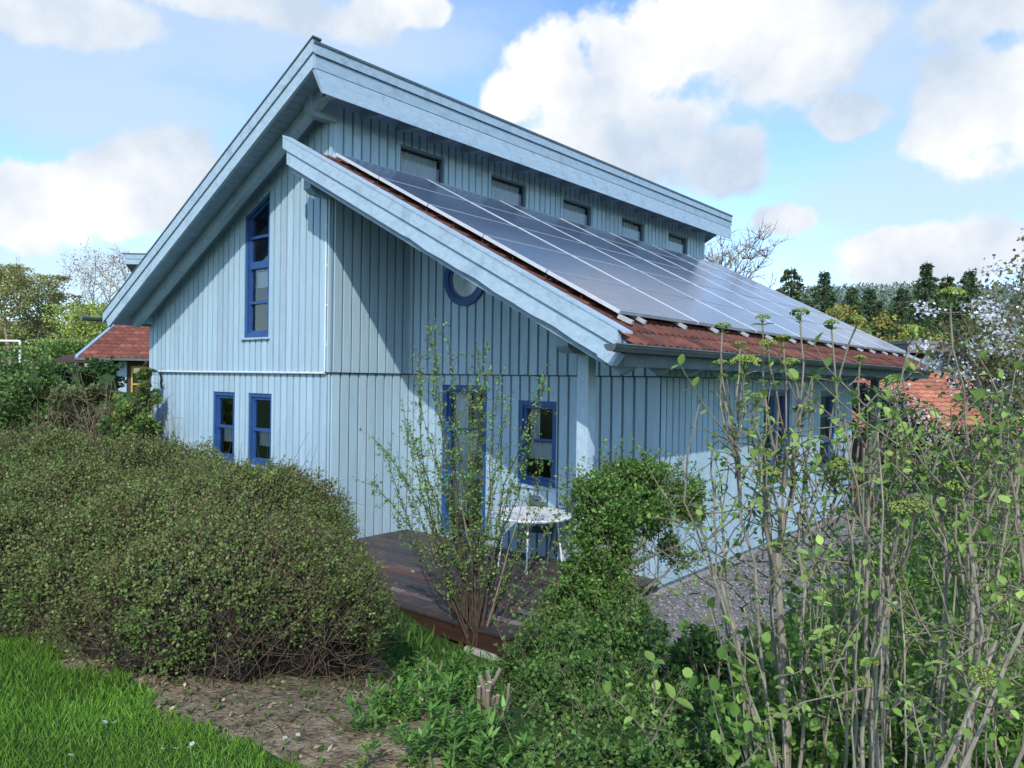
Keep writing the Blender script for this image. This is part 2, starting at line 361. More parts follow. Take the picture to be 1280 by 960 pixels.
# long eave side
siding('wall', (WR, D_), (0, 1), (1, 0), 9.9-D_, -.10, ZT, [(5.02-D_, 6.24-D_, .83, 2.42), (7.86-D_, 8.76-D_, .83, 2.39)], 0, -.02)
siding('wall', (WR, D_), (0, 1), (1, 0), 9.9-D_, ZT, 3.22, [], UPP, -.03)
siding('wall', (WR, 9.9), (-1, 0), (0, 1), WR, -.10, ZT, [], 0, 0)
# clerestory
CZ = 6.37; CY = [(1.304, 2.334), (3.56, 4.62), (5.857, 6.936), (8.217, 9.238), (10.459, 11.53)]
siding('wall', (0, 0), (0, 1), (1, 0), YB, 5.75, 6.93, [(a, b, 5.88, CZ) for a, b in CY], UPP*.0, -.02, bleach_shade_lift=6.32)
mb = MB()                    # hidden sides close the volume
mb.hexa([(-WF, .1, -.3), (-WF+.1, .1, -.3), (-WF+.1, YB, -.3), (-WF, YB, -.3), (-WF, .1, 3.55), (-WF+.1, .1, 3.6), (-WF+.1, YB, 3.6), (-WF, YB, 3.55)])
mb.poly([(-WF, YB, -.3), (0.02, YB, -.3), (0.02, YB, 6.6), (-WF, YB, 3.58)]); mb.poly([(0.0, YB-.01, -.3), (0, 9.9, -.3), (0, 9.9, 5.7), (0, YB-.01, 5.7)])
mb.build('wall', M['siding'], house)
# plinth below cladding
mb = MB(); mb.box((0.12, D_+.12, -.6), (WR-.03, 9.85, -.08)); mb.box((-WF+.05, .05, -.6), (-.05, YB, -.14)); mb.build('plinth', M['concrete'], house)

# dark strips paint in the shadow line below the upper cladding; corner boards
mb = MB()
mb.box((WR-.09, D_-.034, -.08), (WR+.034, D_-.001, ZT-.004)); mb.box((WR+.001, D_-.03, -.08), (WR+.034, D_+.10, ZT-.004), (.97, .98, .98))
mb.build('corner_board', M['siding'], house)
mb = MB(); z0, z1 = ZT-.016, ZT-.003
mb.box((-WF-.02, -UPP-.02, z0), (.0, -.001, z1)); mb.box((-.02, -UPP-.018, z0), (UPP+.018, D_-.03, z1)); mb.box((.03, D_-UPP-.018, z0), (WR+UPP+.016, D_-.001, z1)); mb.box((WR+.001, D_-.03, z0), (WR+UPP+.018, 9.88, z1))
mb.build('painted_shadow_line', M['gap'], house)

# ---- roofs
def tile_roof(name, x_hi, z_hi, x_lo, z_lo, y0, y1, mat, course=.34, wave=.15, amp=.016, lift=.026, parent=house, cols=((1, 1, 1), (.86, .82, .80), (1.1, 1.08, 1.05), (.7, .64, .63)), xf=None):
    """pantile surface: overlapping courses running down the slope with a rounded wave across"""
    n = max(1, int(round(math.hypot(x_hi-x_lo, z_hi-z_lo)/course))); ny = int((y1-y0)/wave*8)
    ys = np.linspace(y0, y1, ny+1); wv = amp*np.sin(2*np.pi*ys/wave)+amp*.35*np.sin(4*np.pi*ys/wave+.6)
    V = []; Fq = []; Cc = []
    nn = np.array([-(z_lo-z_hi)/(x_lo-x_hi), 1.0]); nn /= np.linalg.norm(nn)
    for i in range(n):
        a, b = i/n, (i+1)/n+.012
        for t, l in ((a, 0.0), (b, lift)):
            x = x_hi+(x_lo-x_hi)*t; z = z_hi+(z_lo-z_hi)*t
            V.append(np.stack([np.full(ny+1, x)+nn[0]*(wv+l), ys, z+nn[1]*(wv+l)], -1))
        x = x_hi+(x_lo-x_hi)*b; z = z_hi+(z_lo-z_hi)*b
        V.append(np.stack([np.full(ny+1, x)+nn[0]*(wv-.012), ys, z+nn[1]*(wv-.012)], -1))
        base = i*3*(ny+1); j = np.arange(ny)
        for r in (0, 1):
            Fq.append(np.stack([base+r*(ny+1)+j, base+r*(ny+1)+j+1, base+(r+1)*(ny+1)+j+1, base+(r+1)*(ny+1)+j], -1))
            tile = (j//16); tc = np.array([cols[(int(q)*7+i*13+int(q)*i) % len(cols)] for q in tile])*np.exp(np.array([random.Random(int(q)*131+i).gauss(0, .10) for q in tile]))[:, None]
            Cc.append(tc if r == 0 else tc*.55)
    V = np.concatenate(V)
    if xf is not None: V = xf(V)
    return arr_mesh(name, V, np.concatenate(Fq), np.concatenate(Cc), mat, parent)
YO = -.83; YE = 12.9
mb = MB()   # main roof deck + soffit
def zr(x): return 7.16+S*(x-.64)     # top line of main rake
mb.hexa([(-6.05, YO+.03, zr(-6.05)-.20), (.60, YO+.03, zr(.60)-.20), (.60, YE-.03, zr(.60)-.20), (-6.05, YE-.03, zr(-6.05)-.20),
         (-6.05, YO+.03, zr(-6.05)-.06), (.60, YO+.03, zr(.60)-.06), (.60, YE-.03, zr(.60)-.06), (-6.05, YE-.03, zr(-6.05)-.06)])
roof = mb.build('roof', M['soffit'], house)
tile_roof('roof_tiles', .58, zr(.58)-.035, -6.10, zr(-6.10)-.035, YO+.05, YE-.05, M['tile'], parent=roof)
mb = MB()   # soffit planks visible from below
x = -6.0
while x < .55:
    x2 = min(x+.125, .57); t = float(rng.uniform(.92, 1.06))
    mb.hexa([(x+.006, YO+.035, zr(x)-.225), (x2-.006, YO+.035, zr(x2)-.225), (x2-.006, -.02, zr(x2)-.225), (x+.006, -.02, zr(x)-.225),
             (x+.006, YO+.035, zr(x)-.202), (x2-.006, YO+.035, zr(x2)-.202), (x2-.006, -.02, zr(x2)-.202), (x+.006, -.02, zr(x)-.202)], (t, t, t)); x += .125
mb.build('soffit', M['soffit'], roof)
def slopeboard(mb, xa, xb, f_bot, f_top, y0, y1, col=(1, 1, 1), cut=0.0, n=1):
    xs = np.linspace(xa, xb, n+1)
    for a, b in zip(xs[:-1], xs[1:]):
        mb.hexa([(a+cut, y0, f_bot(a+cut)), (b, y0, f_bot(b)), (b, y1, f_bot(b)), (a+cut, y1, f_bot(a+cut)), (a, y0, f_top(a)), (b, y0, f_top(b)), (b, y1, f_top(b)), (a, y1, f_top(a))], col)
# barge boards of the main roof: two lapped boards, upper one proud, dark capping
mb = MB()
slopeboard(mb, -6.02, .655, lambda x: zr(x)-.185, lambda x: zr(x)-.012, YO-.045, YO+.02)
slopeboard(mb, -5.93, .635, lambda x: zr(x)-.385, lambda x: zr(x)-.192, YO-.018, YO+.03, (1.02, 1.02, 1.02), cut=.10)
mb.build('barge_board', M['trim'], roof)
mb = MB(); slopeboard(mb, -6.05, .68, lambda x: zr(x)-.011, lambda x: zr(x)+.012, YO-.06, YO+.09); mb.build('barge_capping', M['zinc'], roof)
mb = MB(); slopeboard(mb, -6.02, .65, lambda x: zr(x)-.30, lambda x: zr(x)-.012, YE-.03, YE+.03); mb.build('barge_board', M['trim'], roof)
# top fascia along the ridge: two vertical boards, and a tilted lower board
mb = MB()
mb.box((.60, YO-.0, 6.965), (.668, YE, 7.10), (.90, .91, .93)); mb.box((.60, YO+.02, 6.782), (.640, YE-.02, 6.952), (.86, .88, .90))
mb.hexa([(.67, YO+.10, 6.455), (.705, YO+.10, 6.445), (.705, YE-.14, 6.445), (.67, YE-.14, 6.455), (.60, YO+.0, 6.745), (.668, YO+.0, 6.755), (.668, YE-.03, 6.755), (.60, YE-.03, 6.745)], (.92, .93, .95))
mb.build('fascia_board', M['trim'], roof)
mb = MB(); mb.box((.58, YO-.02, 7.101), (.685, YE+.01, 7.135)); mb.build('ridge_capping', M['zinc'], roof)
mb = MB(); mb.poly([(.64, YO+.05, 6.80), (.0, YO+.05, 6.66), (.0, YE, 6.66), (.64, YE, 6.80)]); mb.build('soffit', M['soffit'], roof)
# rafters: flying rafter near the gable and short rafter ends over the clerestory
mb = MB(); slopeboard(mb, -5.80, .42, lambda x: zr(x)-.43, lambda x: zr(x)-.235, -.43, -.31, cut=.10); mb.build('flying_rafter', M['trim'], house)
mb = MB(); mb.hexa([(.30, -.43, 6.55), (.64, -.43, 6.52), (.64, -.31, 6.52), (.30, -.31, 6.55), (.30, -.43, 6.78), (.62, -.43, 6.80), (.62, -.31, 6.80), (.30, -.31, 6.78)]); mb.build('rafter_end', M['trim'], house)
for k in range(16):
    y = .46+.80*k if k < 0 else .5+.755*k
    mb = MB(); mb.hexa([(.02, y-.045, 6.56), (.65, y-.045, 6.50), (.65, y+.045, 6.50), (.02, y+.045, 6.56), (.02, y-.045, 6.66), (.62, y-.045, 6.80), (.62, y+.045, 6.80), (.02, y+.045, 6.66)], (.8, .8, .8)); mb.build('rafter_end', M['trim'], house)
# purlin ends
def purlin(x0, x1, z0, z1, y0, y1, col=(1, 1, 1)):
    mb = MB(); mb.hexa([(x0, y0+.10, z0), (x1, y0+.10, z0), (x1, y1, z0), (x0, y1, z0), (x0, y0, z0+.07), (x1, y0, z0+.07), (x1, y1, z0+.07), (x0, y1, z0+.07)], col)
    mb.box((x0, y0, z0+.0701), (x1, y1, z1), col); return mb.build('purlin', M['trim'], house)
purlin(-5.80, -5.66, 3.52, 3.71, -.42, -.03); purlin(-.10, .06, 6.36, 6.64, -.48, .0, (.95, .95, .95)); purlin(-.10, .07, 5.22, 5.44, -.46, .0, (.8, .8, .8)); purlin(4.53, 4.69, 2.83, 3.02, -.42, YE-.3, (.85, .85, .85))

# lower roof over the recess and the long side
def zl(x): return 5.94-S*x      # top line of lower rake
mb = MB(); mb.hexa([(.03, YO+.05, zl(.03)-.20), (5.62, YO+.05, zl(5.62)-.20), (5.62, YE-.05, zl(5.62)-.20), (.03, YE-.05, zl(.03)-.20),
                    (.03, YO+.05, zl(.03)-.10), (5.62, YO+.05, zl(5.62)-.10), (5.62, YE-.05, zl(5.62)-.10), (.03, YE-.05, zl(.03)-.10)])
lroof = mb.build('roof', M['soffit'], house); lroof['label'] = 'lower roof slope with red tiles under the solar panels'
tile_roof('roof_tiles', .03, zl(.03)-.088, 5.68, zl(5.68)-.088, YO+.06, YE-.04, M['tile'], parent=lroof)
mb = MB(); x = .0
while x < 5.5:
    x2 = x+.125; t = float(rng.uniform(.9, 1.06))
    mb.hexa([(x+.006, YO+.05, zl(x)-.224), (x2-.006, YO+.05, zl(x2)-.224), (x2-.006, D_-.04, zl(x2)-.224), (x+.006, D_-.04, zl(x)-.224),
             (x+.006, YO+.05, zl(x)-.203), (x2-.006, YO+.05, zl(x2)-.203), (x2-.006, D_-.04, zl(x2)-.203), (x+.006, D_-.04, zl(x)-.203)], (t, t, t)); x += .125
mb.build('soffit', M['soffit'], lroof)
mb = MB()
def wob(x, s): return .006*math.sin(x*5.3+s)+.005*math.sin(x*11.7+2*s)
slopeboard(mb, -.02, 5.60, lambda x: zl(x)-.170, lambda x: zl(x)-.006, YO-.048, YO+.02, n=1)
slopeboard(mb, .04, 5.50, lambda x: zl(x)-.370+(wob(x, 1)*1.3 if x > 2.5 else 0), lambda x: zl(x)-.178+(wob(x, 2) if x > 2.2 else 0), YO-.020, YO+.03, (1.04, 1.04, 1.04), n=40)
mb.hexa([(5.36, YO-.03, 2.77), (5.52, YO-.03, 2.68), (5.52, YO+.10, 2.68), (5.36, YO+.10, 2.77), (5.36, YO-.03, 2.86), (5.60, YO-.03, 2.79), (5.60, YO+.10, 2.79), (5.36, YO+.10, 2.86)], (1.05, 1.05, 1.05))
slopeboard(mb, .10, 5.42, lambda x: zl(x)-.445, lambda x: zl(x)-.345, YO+.032, YO+.065, (.62, .64, .66))
mb.build('barge_board', M['trim'], lroof)
mb = MB(); slopeboard(mb, -.02, 5.68, lambda x: zl(x)-.005, lambda x: zl(x)+.018, YO-.055, YO+.10, (.95, .95, .95)); mb.build('barge_capping', M['trim'], lroof)
mb = MB(); slopeboard(mb, 0, 5.6, lambda x: zl(x)-.33, lambda x: zl(x)+.0, YE-.03, YE+.03); mb.build('barge_board', M['trim'], lroof)
# eave: board, rafter tails, gutter
mb = MB(); mb.box((5.545, YO+.11, 2.675), (5.585, YE-.05, 2.80)); mb.build('eave_board', M['greywood'], house)
for k in range(18):
    y = -.35+.755*k
    if y > YE-.1: break
    mb = MB(); mb.hexa([(4.2, y-.045, zl(4.2)-.40), (5.35, y-.045, 2.60), (5.35, y+.045, 2.60), (4.2, y+.045, zl(4.2)-.40), (4.2, y-.045, zl(4.2)-.225), (5.54, y-.045, 2.70), (5.54, y+.045, 2.70), (4.2, y+.045, zl(4.2)-.225)], (.62, .66, .66)); mb.build('rafter_end', M['trim'], house)
def gutter(x, z, y0, y1, r=.068):
    mb = MB(); ring = [(x+r*math.cos(a), z+r*math.sin(a)) for a in np.linspace(math.pi, 2*math.pi, 9)]; inner = [(x+(r-.006)*math.cos(a), z+(r-.006)*math.sin(a)) for a in np.linspace(math.pi, 2*math.pi, 9)]
    for i in range(8):
        (xa, za), (xb, zb_) = ring[i], ring[i+1]; mb.poly([(xa, y0, za), (xb, y0, zb_), (xb, y1, zb_), (xa, y1, za)])
        (xa, za), (xb, zb_) = inner[i], inner[i+1]; mb.poly([(xa, y0, za), (xa, y1, za), (xb, y1, zb_), (xb, y0, zb_)])
    for y in (y0, y1): mb.poly([(a, y, b) for a, b in ring])
    mb.tube([(x+r, y0, z), (x+r, y1, z)], .010, 6, (1.9, 1.9, 1.9))
    return mb.build('gutter', M['zinc'], house)
gutter(5.69, 2.875, -1.15, YE-.1); gutter(-6.12, 3.60, -1.22, YE)

# ---- solar panels: 7 columns x 5 rows on rails
slope_v = np.array([1, 0, -S]); slope_v /= np.linalg.norm(slope_v); nrm = np.array([S, 0, 1]); nrm /= np.linalg.norm(nrm)
PX0, PX1 = .42, 5.27; PY0, PW = -.28, 1.835
L5 = (PX1-PX0)/slope_v[0]/5; p0 = np.array([PX0, 0, 6.0-S*PX0])
Mrot = Matrix(((slope_v[0], 0, nrm[0]), (0, 1, 0), (slope_v[2], 0, nrm[2])))
def panel_meshes():
    a, b = L5-.018, PW-.020
    mb = MB(); mb.box((.0125, .0185, -.030), (a-.0125, b-.0185, -.004)); g = mb.build('solar_panel', M['cells'])
    mb = MB(); mb.box((0, 0, -.04), (a, .018, 0)); mb.box((0, b-.018, -.04), (a, b, 0)); mb.box((0, .0181, -.04), (.012, b-.0181, -.001), (.62, .67, .72)); mb.box((a-.012, .0181, -.04), (a, b-.0181, -.001), (.62, .67, .72)); f = mb.build('panel_frame', M['alu'])
    return g, f
pg, pf = panel_meshes(); first = True
for c in range(7):
    for r in range(5):
        if first: g, f = pg, pf; first = False
        else: g, f = pg.copy(), pf.copy(); C.objects.link(g); C.objects.link(f)
        p = p0+slope_v*(L5*r)+np.array([0, PY0+PW*c, 0])
        mw = Matrix.Translation(Vector(p)) @ Mrot.to_4x4() @ Matrix.Rotation(float(rng.normal(0, .0012)), 4, 'X') @ Matrix.Rotation(float(rng.normal(0, .0012)), 4, 'Y')
        g.matrix_world = mw; g.parent = house; f.parent = g; f.matrix_parent_inverse = Matrix(); f.matrix_basis = Matrix()
mb = MB()
for c in range(7):
    for dy in (.42, 1.38):
        y = PY0+PW*c+dy; s0 = p0+slope_v*(-.04)-nrm*.045; s1 = p0+slope_v*(L5*5+.085)-nrm*.045
        off = nrm*.038; e = np.array([0, .018, 0]); s0 = s0+[0, y, 0]; s1 = s1+[0, y, 0]
        mb.hexa([s0-e-off, s1-e-off, s1+e-off, s0+e-off, s0-e, s1-e, s1+e, s0+e])
    if c == 0: pass
y = PY0+.03; s0 = p0+slope_v*(L5*5-.02)-nrm*.045+[0, y, 0]; s1 = p0+slope_v*(L5*5+.13)-nrm*.045+[0, y+.06, 0]; e = np.array([0, .02, 0]); off = nrm*.045
mb.hexa([s0-e-off, s1-e-off, s1+e-off, s0+e-off, s0-e, s1-e, s1+e, s0+e])
mb.build('panel_rail', M['rail'], house)
mb = MB()
for i in range(9):   # cable loops under the panel edge
    q = p0+slope_v*(.5+.55*i)-nrm*.07+[0, PY0+.03, 0]; mb.tube([q, q+slope_v*.05-nrm*.05-[0, .02, 0], q+slope_v*.12-nrm*.02-[0, .03, 0], q+slope_v*.15-nrm*.06], .006, 5)
mb.build('panel_cable', M['black'], house)

# ---- windows and door
def window(O, U, N, u0, u1, z0, z1, bars=(), fw=.065, curtains=(), name='window', set_back=.03, sill=True, paint='blue', slant=0.0, mullion=None, curtain_full=None, depth=.55, sash=True, head=True):
    """recessed casement in an opening; bars: (z, thickness); slant: rise of the head over the width"""
    U3 = np.array([*U, 0.]); N3 = np.array([*N, 0.]); O3 = np.array([*O, 0.])
    def pt(u, z, d): return O3+U3*u+N3*d+np.array([0, 0, z])
    def bx(mb, a, b, c, d, da, db, sl0=0, sl1=0, col=(1, 1, 1)):
        mb.hexa([pt(a, c, db), pt(b, c, db), pt(b, c, da), pt(a, c, da), pt(a, d+sl0, db), pt(b, d+sl1, db), pt(b, d+sl1, da), pt(a, d+sl0, da)], col)
    W = u1-u0; g = .006
    mb = MB(); f0, f1 = -.07-set_back, .012
    sl = lambda u: slant*(u-u0)/W
    bx(mb, u0-.012, u0+fw, z0, z1-.001, f0, f1, sl(u0), sl(u0+fw)); bx(mb, u1-fw, u1+.012, z0, z1-.001, f0, f1, sl(u1-fw), sl(u1)); bx(mb, u0+fw+.001, u1-fw-.001, z0, z0+fw*1.15, f0, f1-.004)
    mb.hexa([pt(u0+fw+.001, z1-fw+sl(u0+fw), f1-.004), pt(u1-fw-.001, z1-fw+sl(u1-fw), f1-.004), pt(u1-fw-.001, z1-fw+sl(u1-fw), f0), pt(u0+fw+.001, z1-fw+sl(u0+fw), f0),
             pt(u0+fw+.001, z1+sl(u0+fw), f1-.004), pt(u1-fw-.001, z1+sl(u1-fw), f1-.004), pt(u1-fw-.001, z1+sl(u1-fw), f0), pt(u0+fw+.001, z1+sl(u0+fw), f0)])
    if sash:   # inner sash frame, set a step back
        s = .042; a0, a1 = u0+fw+.002, u1-fw-.002; b0 = z0+fw*1.15+.002; top = z1-fw-.003
        bx(mb, a0, a0+s, b0, top+0, f0-.001, f1-.035, sl(a0), sl(a0+s)); bx(mb, a1-s, a1, b0, top, f0-.001, f1-.035, sl(a1-s), sl(a1)); bx(mb, a0+s, a1-s, b0, b0+s, f0-.001, f1-.036, col=(1.3, 1.3, 1.3))
        mb.hexa([pt(a0+s, top-s+sl(a0+s), f1-.036), pt(a1-s, top-s+sl(a1-s), f1-.036), pt(a1-s, top-s+sl(a1-s), f0), pt(a0+s, top-s+sl(a0+s), f0),
                 pt(a0+s, top+sl(a0+s), f1-.036), pt(a1-s, top+sl(a1-s), f1-.036), pt(a1-s, top+sl(a1-s), f0), pt(a0+s, top+sl(a0+s), f0)])
    for z, t in bars: bx(mb, u0+fw-.001, u1-fw+.001, z-t/2, z+t/2, f0+.005, f1-.028)
    if mullion: bx(mb, mullion-.05, mullion+.05, z0+fw, z1-fw, f0+.002, f1-.02)
    w = mb.build(name, M[paint], house)
    mb = MB(); zz = f0+.035; mb.poly([pt(u0+fw-.005, z0+fw, zz), pt(u1-fw+.005, z0+fw, zz), pt(u1-fw+.005, z1-fw+sl(u1-fw), zz), pt(u0+fw-.005, z1-fw+sl(u0+fw), zz)]); mb.build('pane', M['glass'], w)
    mb = MB(); bk = f0-depth
    a, b, c, d = pt(u0, z0, f0), pt(u1, z0, f0), pt(u1, z1+slant, f0), pt(u0, z1, f0); a2, b2, c2, d2 = pt(u0-.3, z0-.2, bk), pt(u1+.3, z0-.2, bk), pt(u1+.3, z1+slant+.2, bk), pt(u0-.3, z1+.2, bk)
    for q in ((a2, b2, c2, d2), (a, b, b2, a2), (b, c, c2, b2), (c, d, d2, c2), (d, a, a2, d2)): mb.poly(q)
    mb.build('room_interior', M['dark'], w)
    for ca, cb, c0, c1 in curtains:
        mb = MB(); n = 40; us = np.linspace(ca, cb, n+1); ph = rng.uniform(0, 6)
        for i in range(n):
            da, db = [f0-.05+.012*math.sin(us[q]*48+ph)+.006*math.sin(us[q]*111) for q in (i, i+1)]
            s0, s1 = [.012*abs(math.sin(us[q]*36)) for q in (i, i+1)]
            mb.poly([pt(us[i], c0+s0, da), pt(us[i+1], c0+s1, db), pt(us[i+1], c1, db), pt(us[i], c1, da)])
        mb.build('curtain', M['curtain'], w)
    if sill:
        mb = MB(); bx(mb, u0-.05, u1+.05, z0-.035, z0-.006, -.02, .075); mb.build('window_sill', M['trim'], w)
    return w
FO = ((-WF, 0), (1, 0), (0, -1))
window(*FO, G0[0], G0[1], 1.02, 2.235, [(1.62, .05)], curtains=[(G0[0]+.09, G0[1]-.08, 1.33, 1.58)], sill=True)
window(*FO, G1[0], G1[1], 1.02, 2.235, [(1.62, .05)], curtains=[(G1[0]+.09, G1[1]-.08, 1.33, 1.58)], sill=True)
OF = ((-WF, -UPP), (1, 0), (0, -1))
wg = window(*OF, gw0, gw1, 3.17, 5.23, [(4.86, .045), (4.39, .12), (3.76, .045)], curtains=[(gw0+.08, gw1-.08, 4.02, 4.30)], slant=.34); wg['label'] = 'tall narrow gable window with slanted head'
window((0, D_), (1, 0), (0, -1), 2.40, 3.10, 1.0, 2.225, [(1.66, .03)], curtains=[(2.48, 3.02, 1.36, 1.62), (2.50, 2.66, 1.66, 2.1)])
d = window((0, D_), (1, 0), (0, -1), .82, 1.78, .02, 2.43, [(1.72, .05), (1.02, .07)], fw=.09, curtains=[(.95, 1.25, .4, 2.3), (.95, 1.65, 1.3, 1.68)], name='door', sill=False); d['label'] = 'blue glazed garden door'
window((WR, D_), (0, 1), (1, 0), 5.02-D_, 6.24-D_, .83, 2.42, [(1.75, .05)], curtains=[(5.15-D_, 5.5-D_, .95, 2.3), (5.85-D_, 6.1-D_, 1.0, 2.3)], mullion=5.63-D_)
window((WR, D_), (0, 1), (1, 0), 7.86-D_, 8.76-D_, .83, 2.39, [(1.9, .05), (1.4, .05)], curtains=[(7.98-D_, 8.3-D_, .95, 2.3)])
for a, b in CY:
    window((0, 0), (0, 1), (1, 0), a, b, 5.88, CZ, [], fw=.032, sash=False, sill=False, paint='slate', set_back=.0, curtains=[(a+.06, b-.06, 5.93, CZ-.05)])
# round window under the lower rake
mb = MB(); cx, cz, R0, R1 = 1.345, 4.10, .44, .345; K = 48; yy = D_-UPP-.026
for i in range(K):
    a, b = 2*math.pi*i/K, 2*math.pi*(i+1)/K
    def rp(r, t, y): return (cx+r*math.cos(t), y, cz+r*math.sin(t))
    mb.hexa([rp(R0, a, yy-.05), rp(R0, b, yy-.05), rp(R1, b, yy-.05), rp(R1, a, yy-.05), rp(R0, a, yy), rp(R0, b, yy), rp(R1, b, yy), rp(R1, a, yy)])
    mb.hexa([rp(R1-.001, a, yy-.03), rp(R1-.001, b, yy-.03), rp(R1-.05, b, yy-.03), rp(R1-.05, a, yy-.03), rp(R1-.001, a, yy), rp(R1-.001, b, yy), rp(R1-.05, b, yy), rp(R1-.05, a, yy)])
rw = mb.build('window', M['blue'], house); rw['label'] = 'round porthole window'
mb = MB(); mb.poly([(cx+(R1-.03)*math.cos(t), yy-.018, cz+(R1-.03)*math.sin(t)) for t in np.linspace(0, 2*math.pi, K, endpoint=False)]); mb.build('pane', M['glass'], rw)
mb = MB()
for i in range(24):
    xa, xb = cx-.3+.6*i/24, cx-.3+.6*(i+1)/24; zz = lambda x: math.sqrt(max(.0, .31**2-(x-cx)**2))
    mb.poly([(xa, yy-.008+.004*math.sin(i*1.7), cz-zz(xa)), (xb, yy-.008+.004*math.sin(i*1.7+1.7), cz-zz(xb)), (xb, yy-.008+.004*math.sin(i*1.7+1.7), cz+zz(xb)*.55), (xa, yy-.008+.004*math.sin(i*1.7), cz+zz(xa)*.55)])
mb.build('curtain', M['curtain'], rw)
mb = MB(); mb.poly([(cx+(R1-.02)*math.cos(t), yy-.002, cz+(R1-.02)*math.sin(t)) for t in np.linspace(0, 2*math.pi, K, endpoint=False)]); mb.build('room_interior', M['dark'], rw)

# porch posts, conduit
mb = MB(); mb.box((4.53, -.0, -.02), (4.68, .15, 2.83)); p = mb.build('post', M['post'], house); p['label'] = 'pale flaking post on the deck'
mb = MB(); mb.box((4.50, 12.15, -.4), (4.66, 12.31, 2.83)); mb.build('post', M['greywood'], house)
mb = MB(); mb.tube([(-5.40, -.075, ZT-.015), (-.06, -.075, ZT-.015)], .017, 8); mb.tube([(-.06, -.078, ZT+.005), (-.06, -.078, 5.24)], .016, 8)
for z in (3.0, 3.6, 4.2, 4.8): mb.box((-.085, -.085, z), (-.035, -.058, z+.03), (.8, .8, .8))
mb.build('conduit', M['conduit'], house)
mb = MB(); mb.tube([(-5.40, -.075, ZT-.02), (-5.33, -.07, ZT-.06), (-5.31, -.06, ZT-.16), (-5.33, -.06, ZT-.24), (-5.31, -.05, ZT-.34)], .018, 7); mb.build('cable_end', M['black'], house)

# ------------------------------------------------------------------ deck and garden furniture
deck = empty('wooden_deck', (2.3, 0, 0), 'dark weathered plank deck tucked into the corner of the blue house', 'deck')
mb = MB(); y = -1.40
while y < D_-.03:
    y2 = min(y+.118, D_-.005); t = float(np.exp(rng.normal(0, .16))); x0 = -.95 if y2 < -.04 else .03
    if abs(y+1.05) < .06: segs = [(x0, 2.0, (2.6, 2.5, 2.5)), (2.0, 2.75, (3.6, 3.7, 3.8)), (2.75, 3.3, (2.6, 2.0, 1.9)), (3.3, 4.1, (1, .95, .95)), (4.1, 4.6, (3.6, 3.6, 3.6)), (4.6, 4.72, (1, 1, 1))]
    elif abs(y+.70) < .06: segs = [(x0, 3.3, (t, t, t)), (3.3, 4.2, (2.2, 1.3, 1.1)), (4.2, 4.72, (3.2, 3.2, 3.2))]
    elif abs(y+.46) < .06: segs = [(x0, 2.6, (2.0, 1.05, .85)), (2.6, 4.72, (1.1, .9, .9))]
    else:
        j = float(rng.uniform(1.2, 3.6)); t2 = t*float(np.exp(rng.normal(0, .12))); segs = [(x0, j, (t, t, t)), (j, 4.72, (t2, t2, t2))]
    for a, b, c in segs:
        if b > a: mb.box((a+.002, y, -.028), (b-.002, y2-.007, float(rng.uniform(-.002, .001))), c)
    y += .118
mb.build('decking', M['deck'], deck)
mb = MB(); mb.box((-.9, -1.385, -.20), (4.70, -1.345, -.03)); mb.box((4.665, -1.344, -.20), (4.70, -.02, -.03)); mb.build('edge_beam', M['deckedge'], deck)
mb = MB()
for x in (.6, 1.7, 2.8, 3.9): mb.box((x, -1.34, -.20), (x+.09, D_-.05, -.035))
mb.build('joist', M['deckedge'], deck)
for i, (u, v, nm) in enumerate(((2.90, -1.36, 'rough concrete block under the left front edge of the deck'), (4.15, -1.36, 'rough concrete block under the right front corner of the deck'))):
    z = -.205; mb = MB(); g = h(u, v)
    mb.hexa([(u-.02, v-.10, g-.15), (u+.42, v-.08, g-.15), (u+.42, v+.25, g-.15), (u, v+.25, g-.15), (u+.01, v-.07, z), (u+.40, v-.06, z-.005), (u+.40, v+.24, z), (u+.01, v+.24, z)])
    o = mb.build('concrete_block', M['concrete']); tag(o, nm, 'concrete block', 'concrete blocks under the deck')
    bm_ = o.modifiers.new('bevel', 'BEVEL'); bm_.width = .02; bm_.segments = 2
# table
TX, TY = 3.12, .98
tb = empty('garden_table', (TX, TY, 0), 'round white enamelled garden table on splayed tube legs', 'table')
mb = MB(); K = 64; prof = [(.0, .722), (.545, .722), (.562, .716), (.566, .705), (.558, .688), (.550, .688), (.548, .704), (.0, .706)]
for i in range(K):
    a, b = 2*math.pi*i/K, 2*math.pi*(i+1)/K
    for (r0, z0), (r1, z1) in zip(prof[:-1], prof[1:]):
        q = [(TX+r0*math.cos(a), TY+r0*math.sin(a), z0), (TX+r1*math.cos(a), TY+r1*math.sin(a), z1), (TX+r1*math.cos(b), TY+r1*math.sin(b), z1), (TX+r0*math.cos(b), TY+r0*math.sin(b), z0)]
        if r0 == 0: q = q[1:] if False else [q[0], q[1], q[2]]
        if r1 == 0: q = [q[0], q[1], q[3]]
        mb.poly(q)
mb.build('table_top', M['white'], tb)
for a in (-58, 40, 130, 222):
    c, s = math.cos(math.radians(a)), math.sin(math.radians(a)); mb = MB()
    mb.tube([(TX+.33*c, TY+.33*s, .70), (TX+.35*c, TY+.35*s, .66), (TX+.44*c, TY+.44*s, .0)], [.014, .0145, .013], 8); mb.tube([(TX+.35*c, TY+.35*s, .62), (TX+.22*c, TY+.22*s, .695)], .007, 6)
    mb.tube([(TX+.437*c, TY+.437*s, .03), (TX+.44*c, TY+.44*s, .0)], .018, 8); mb.build('leg', M['white'], tb)
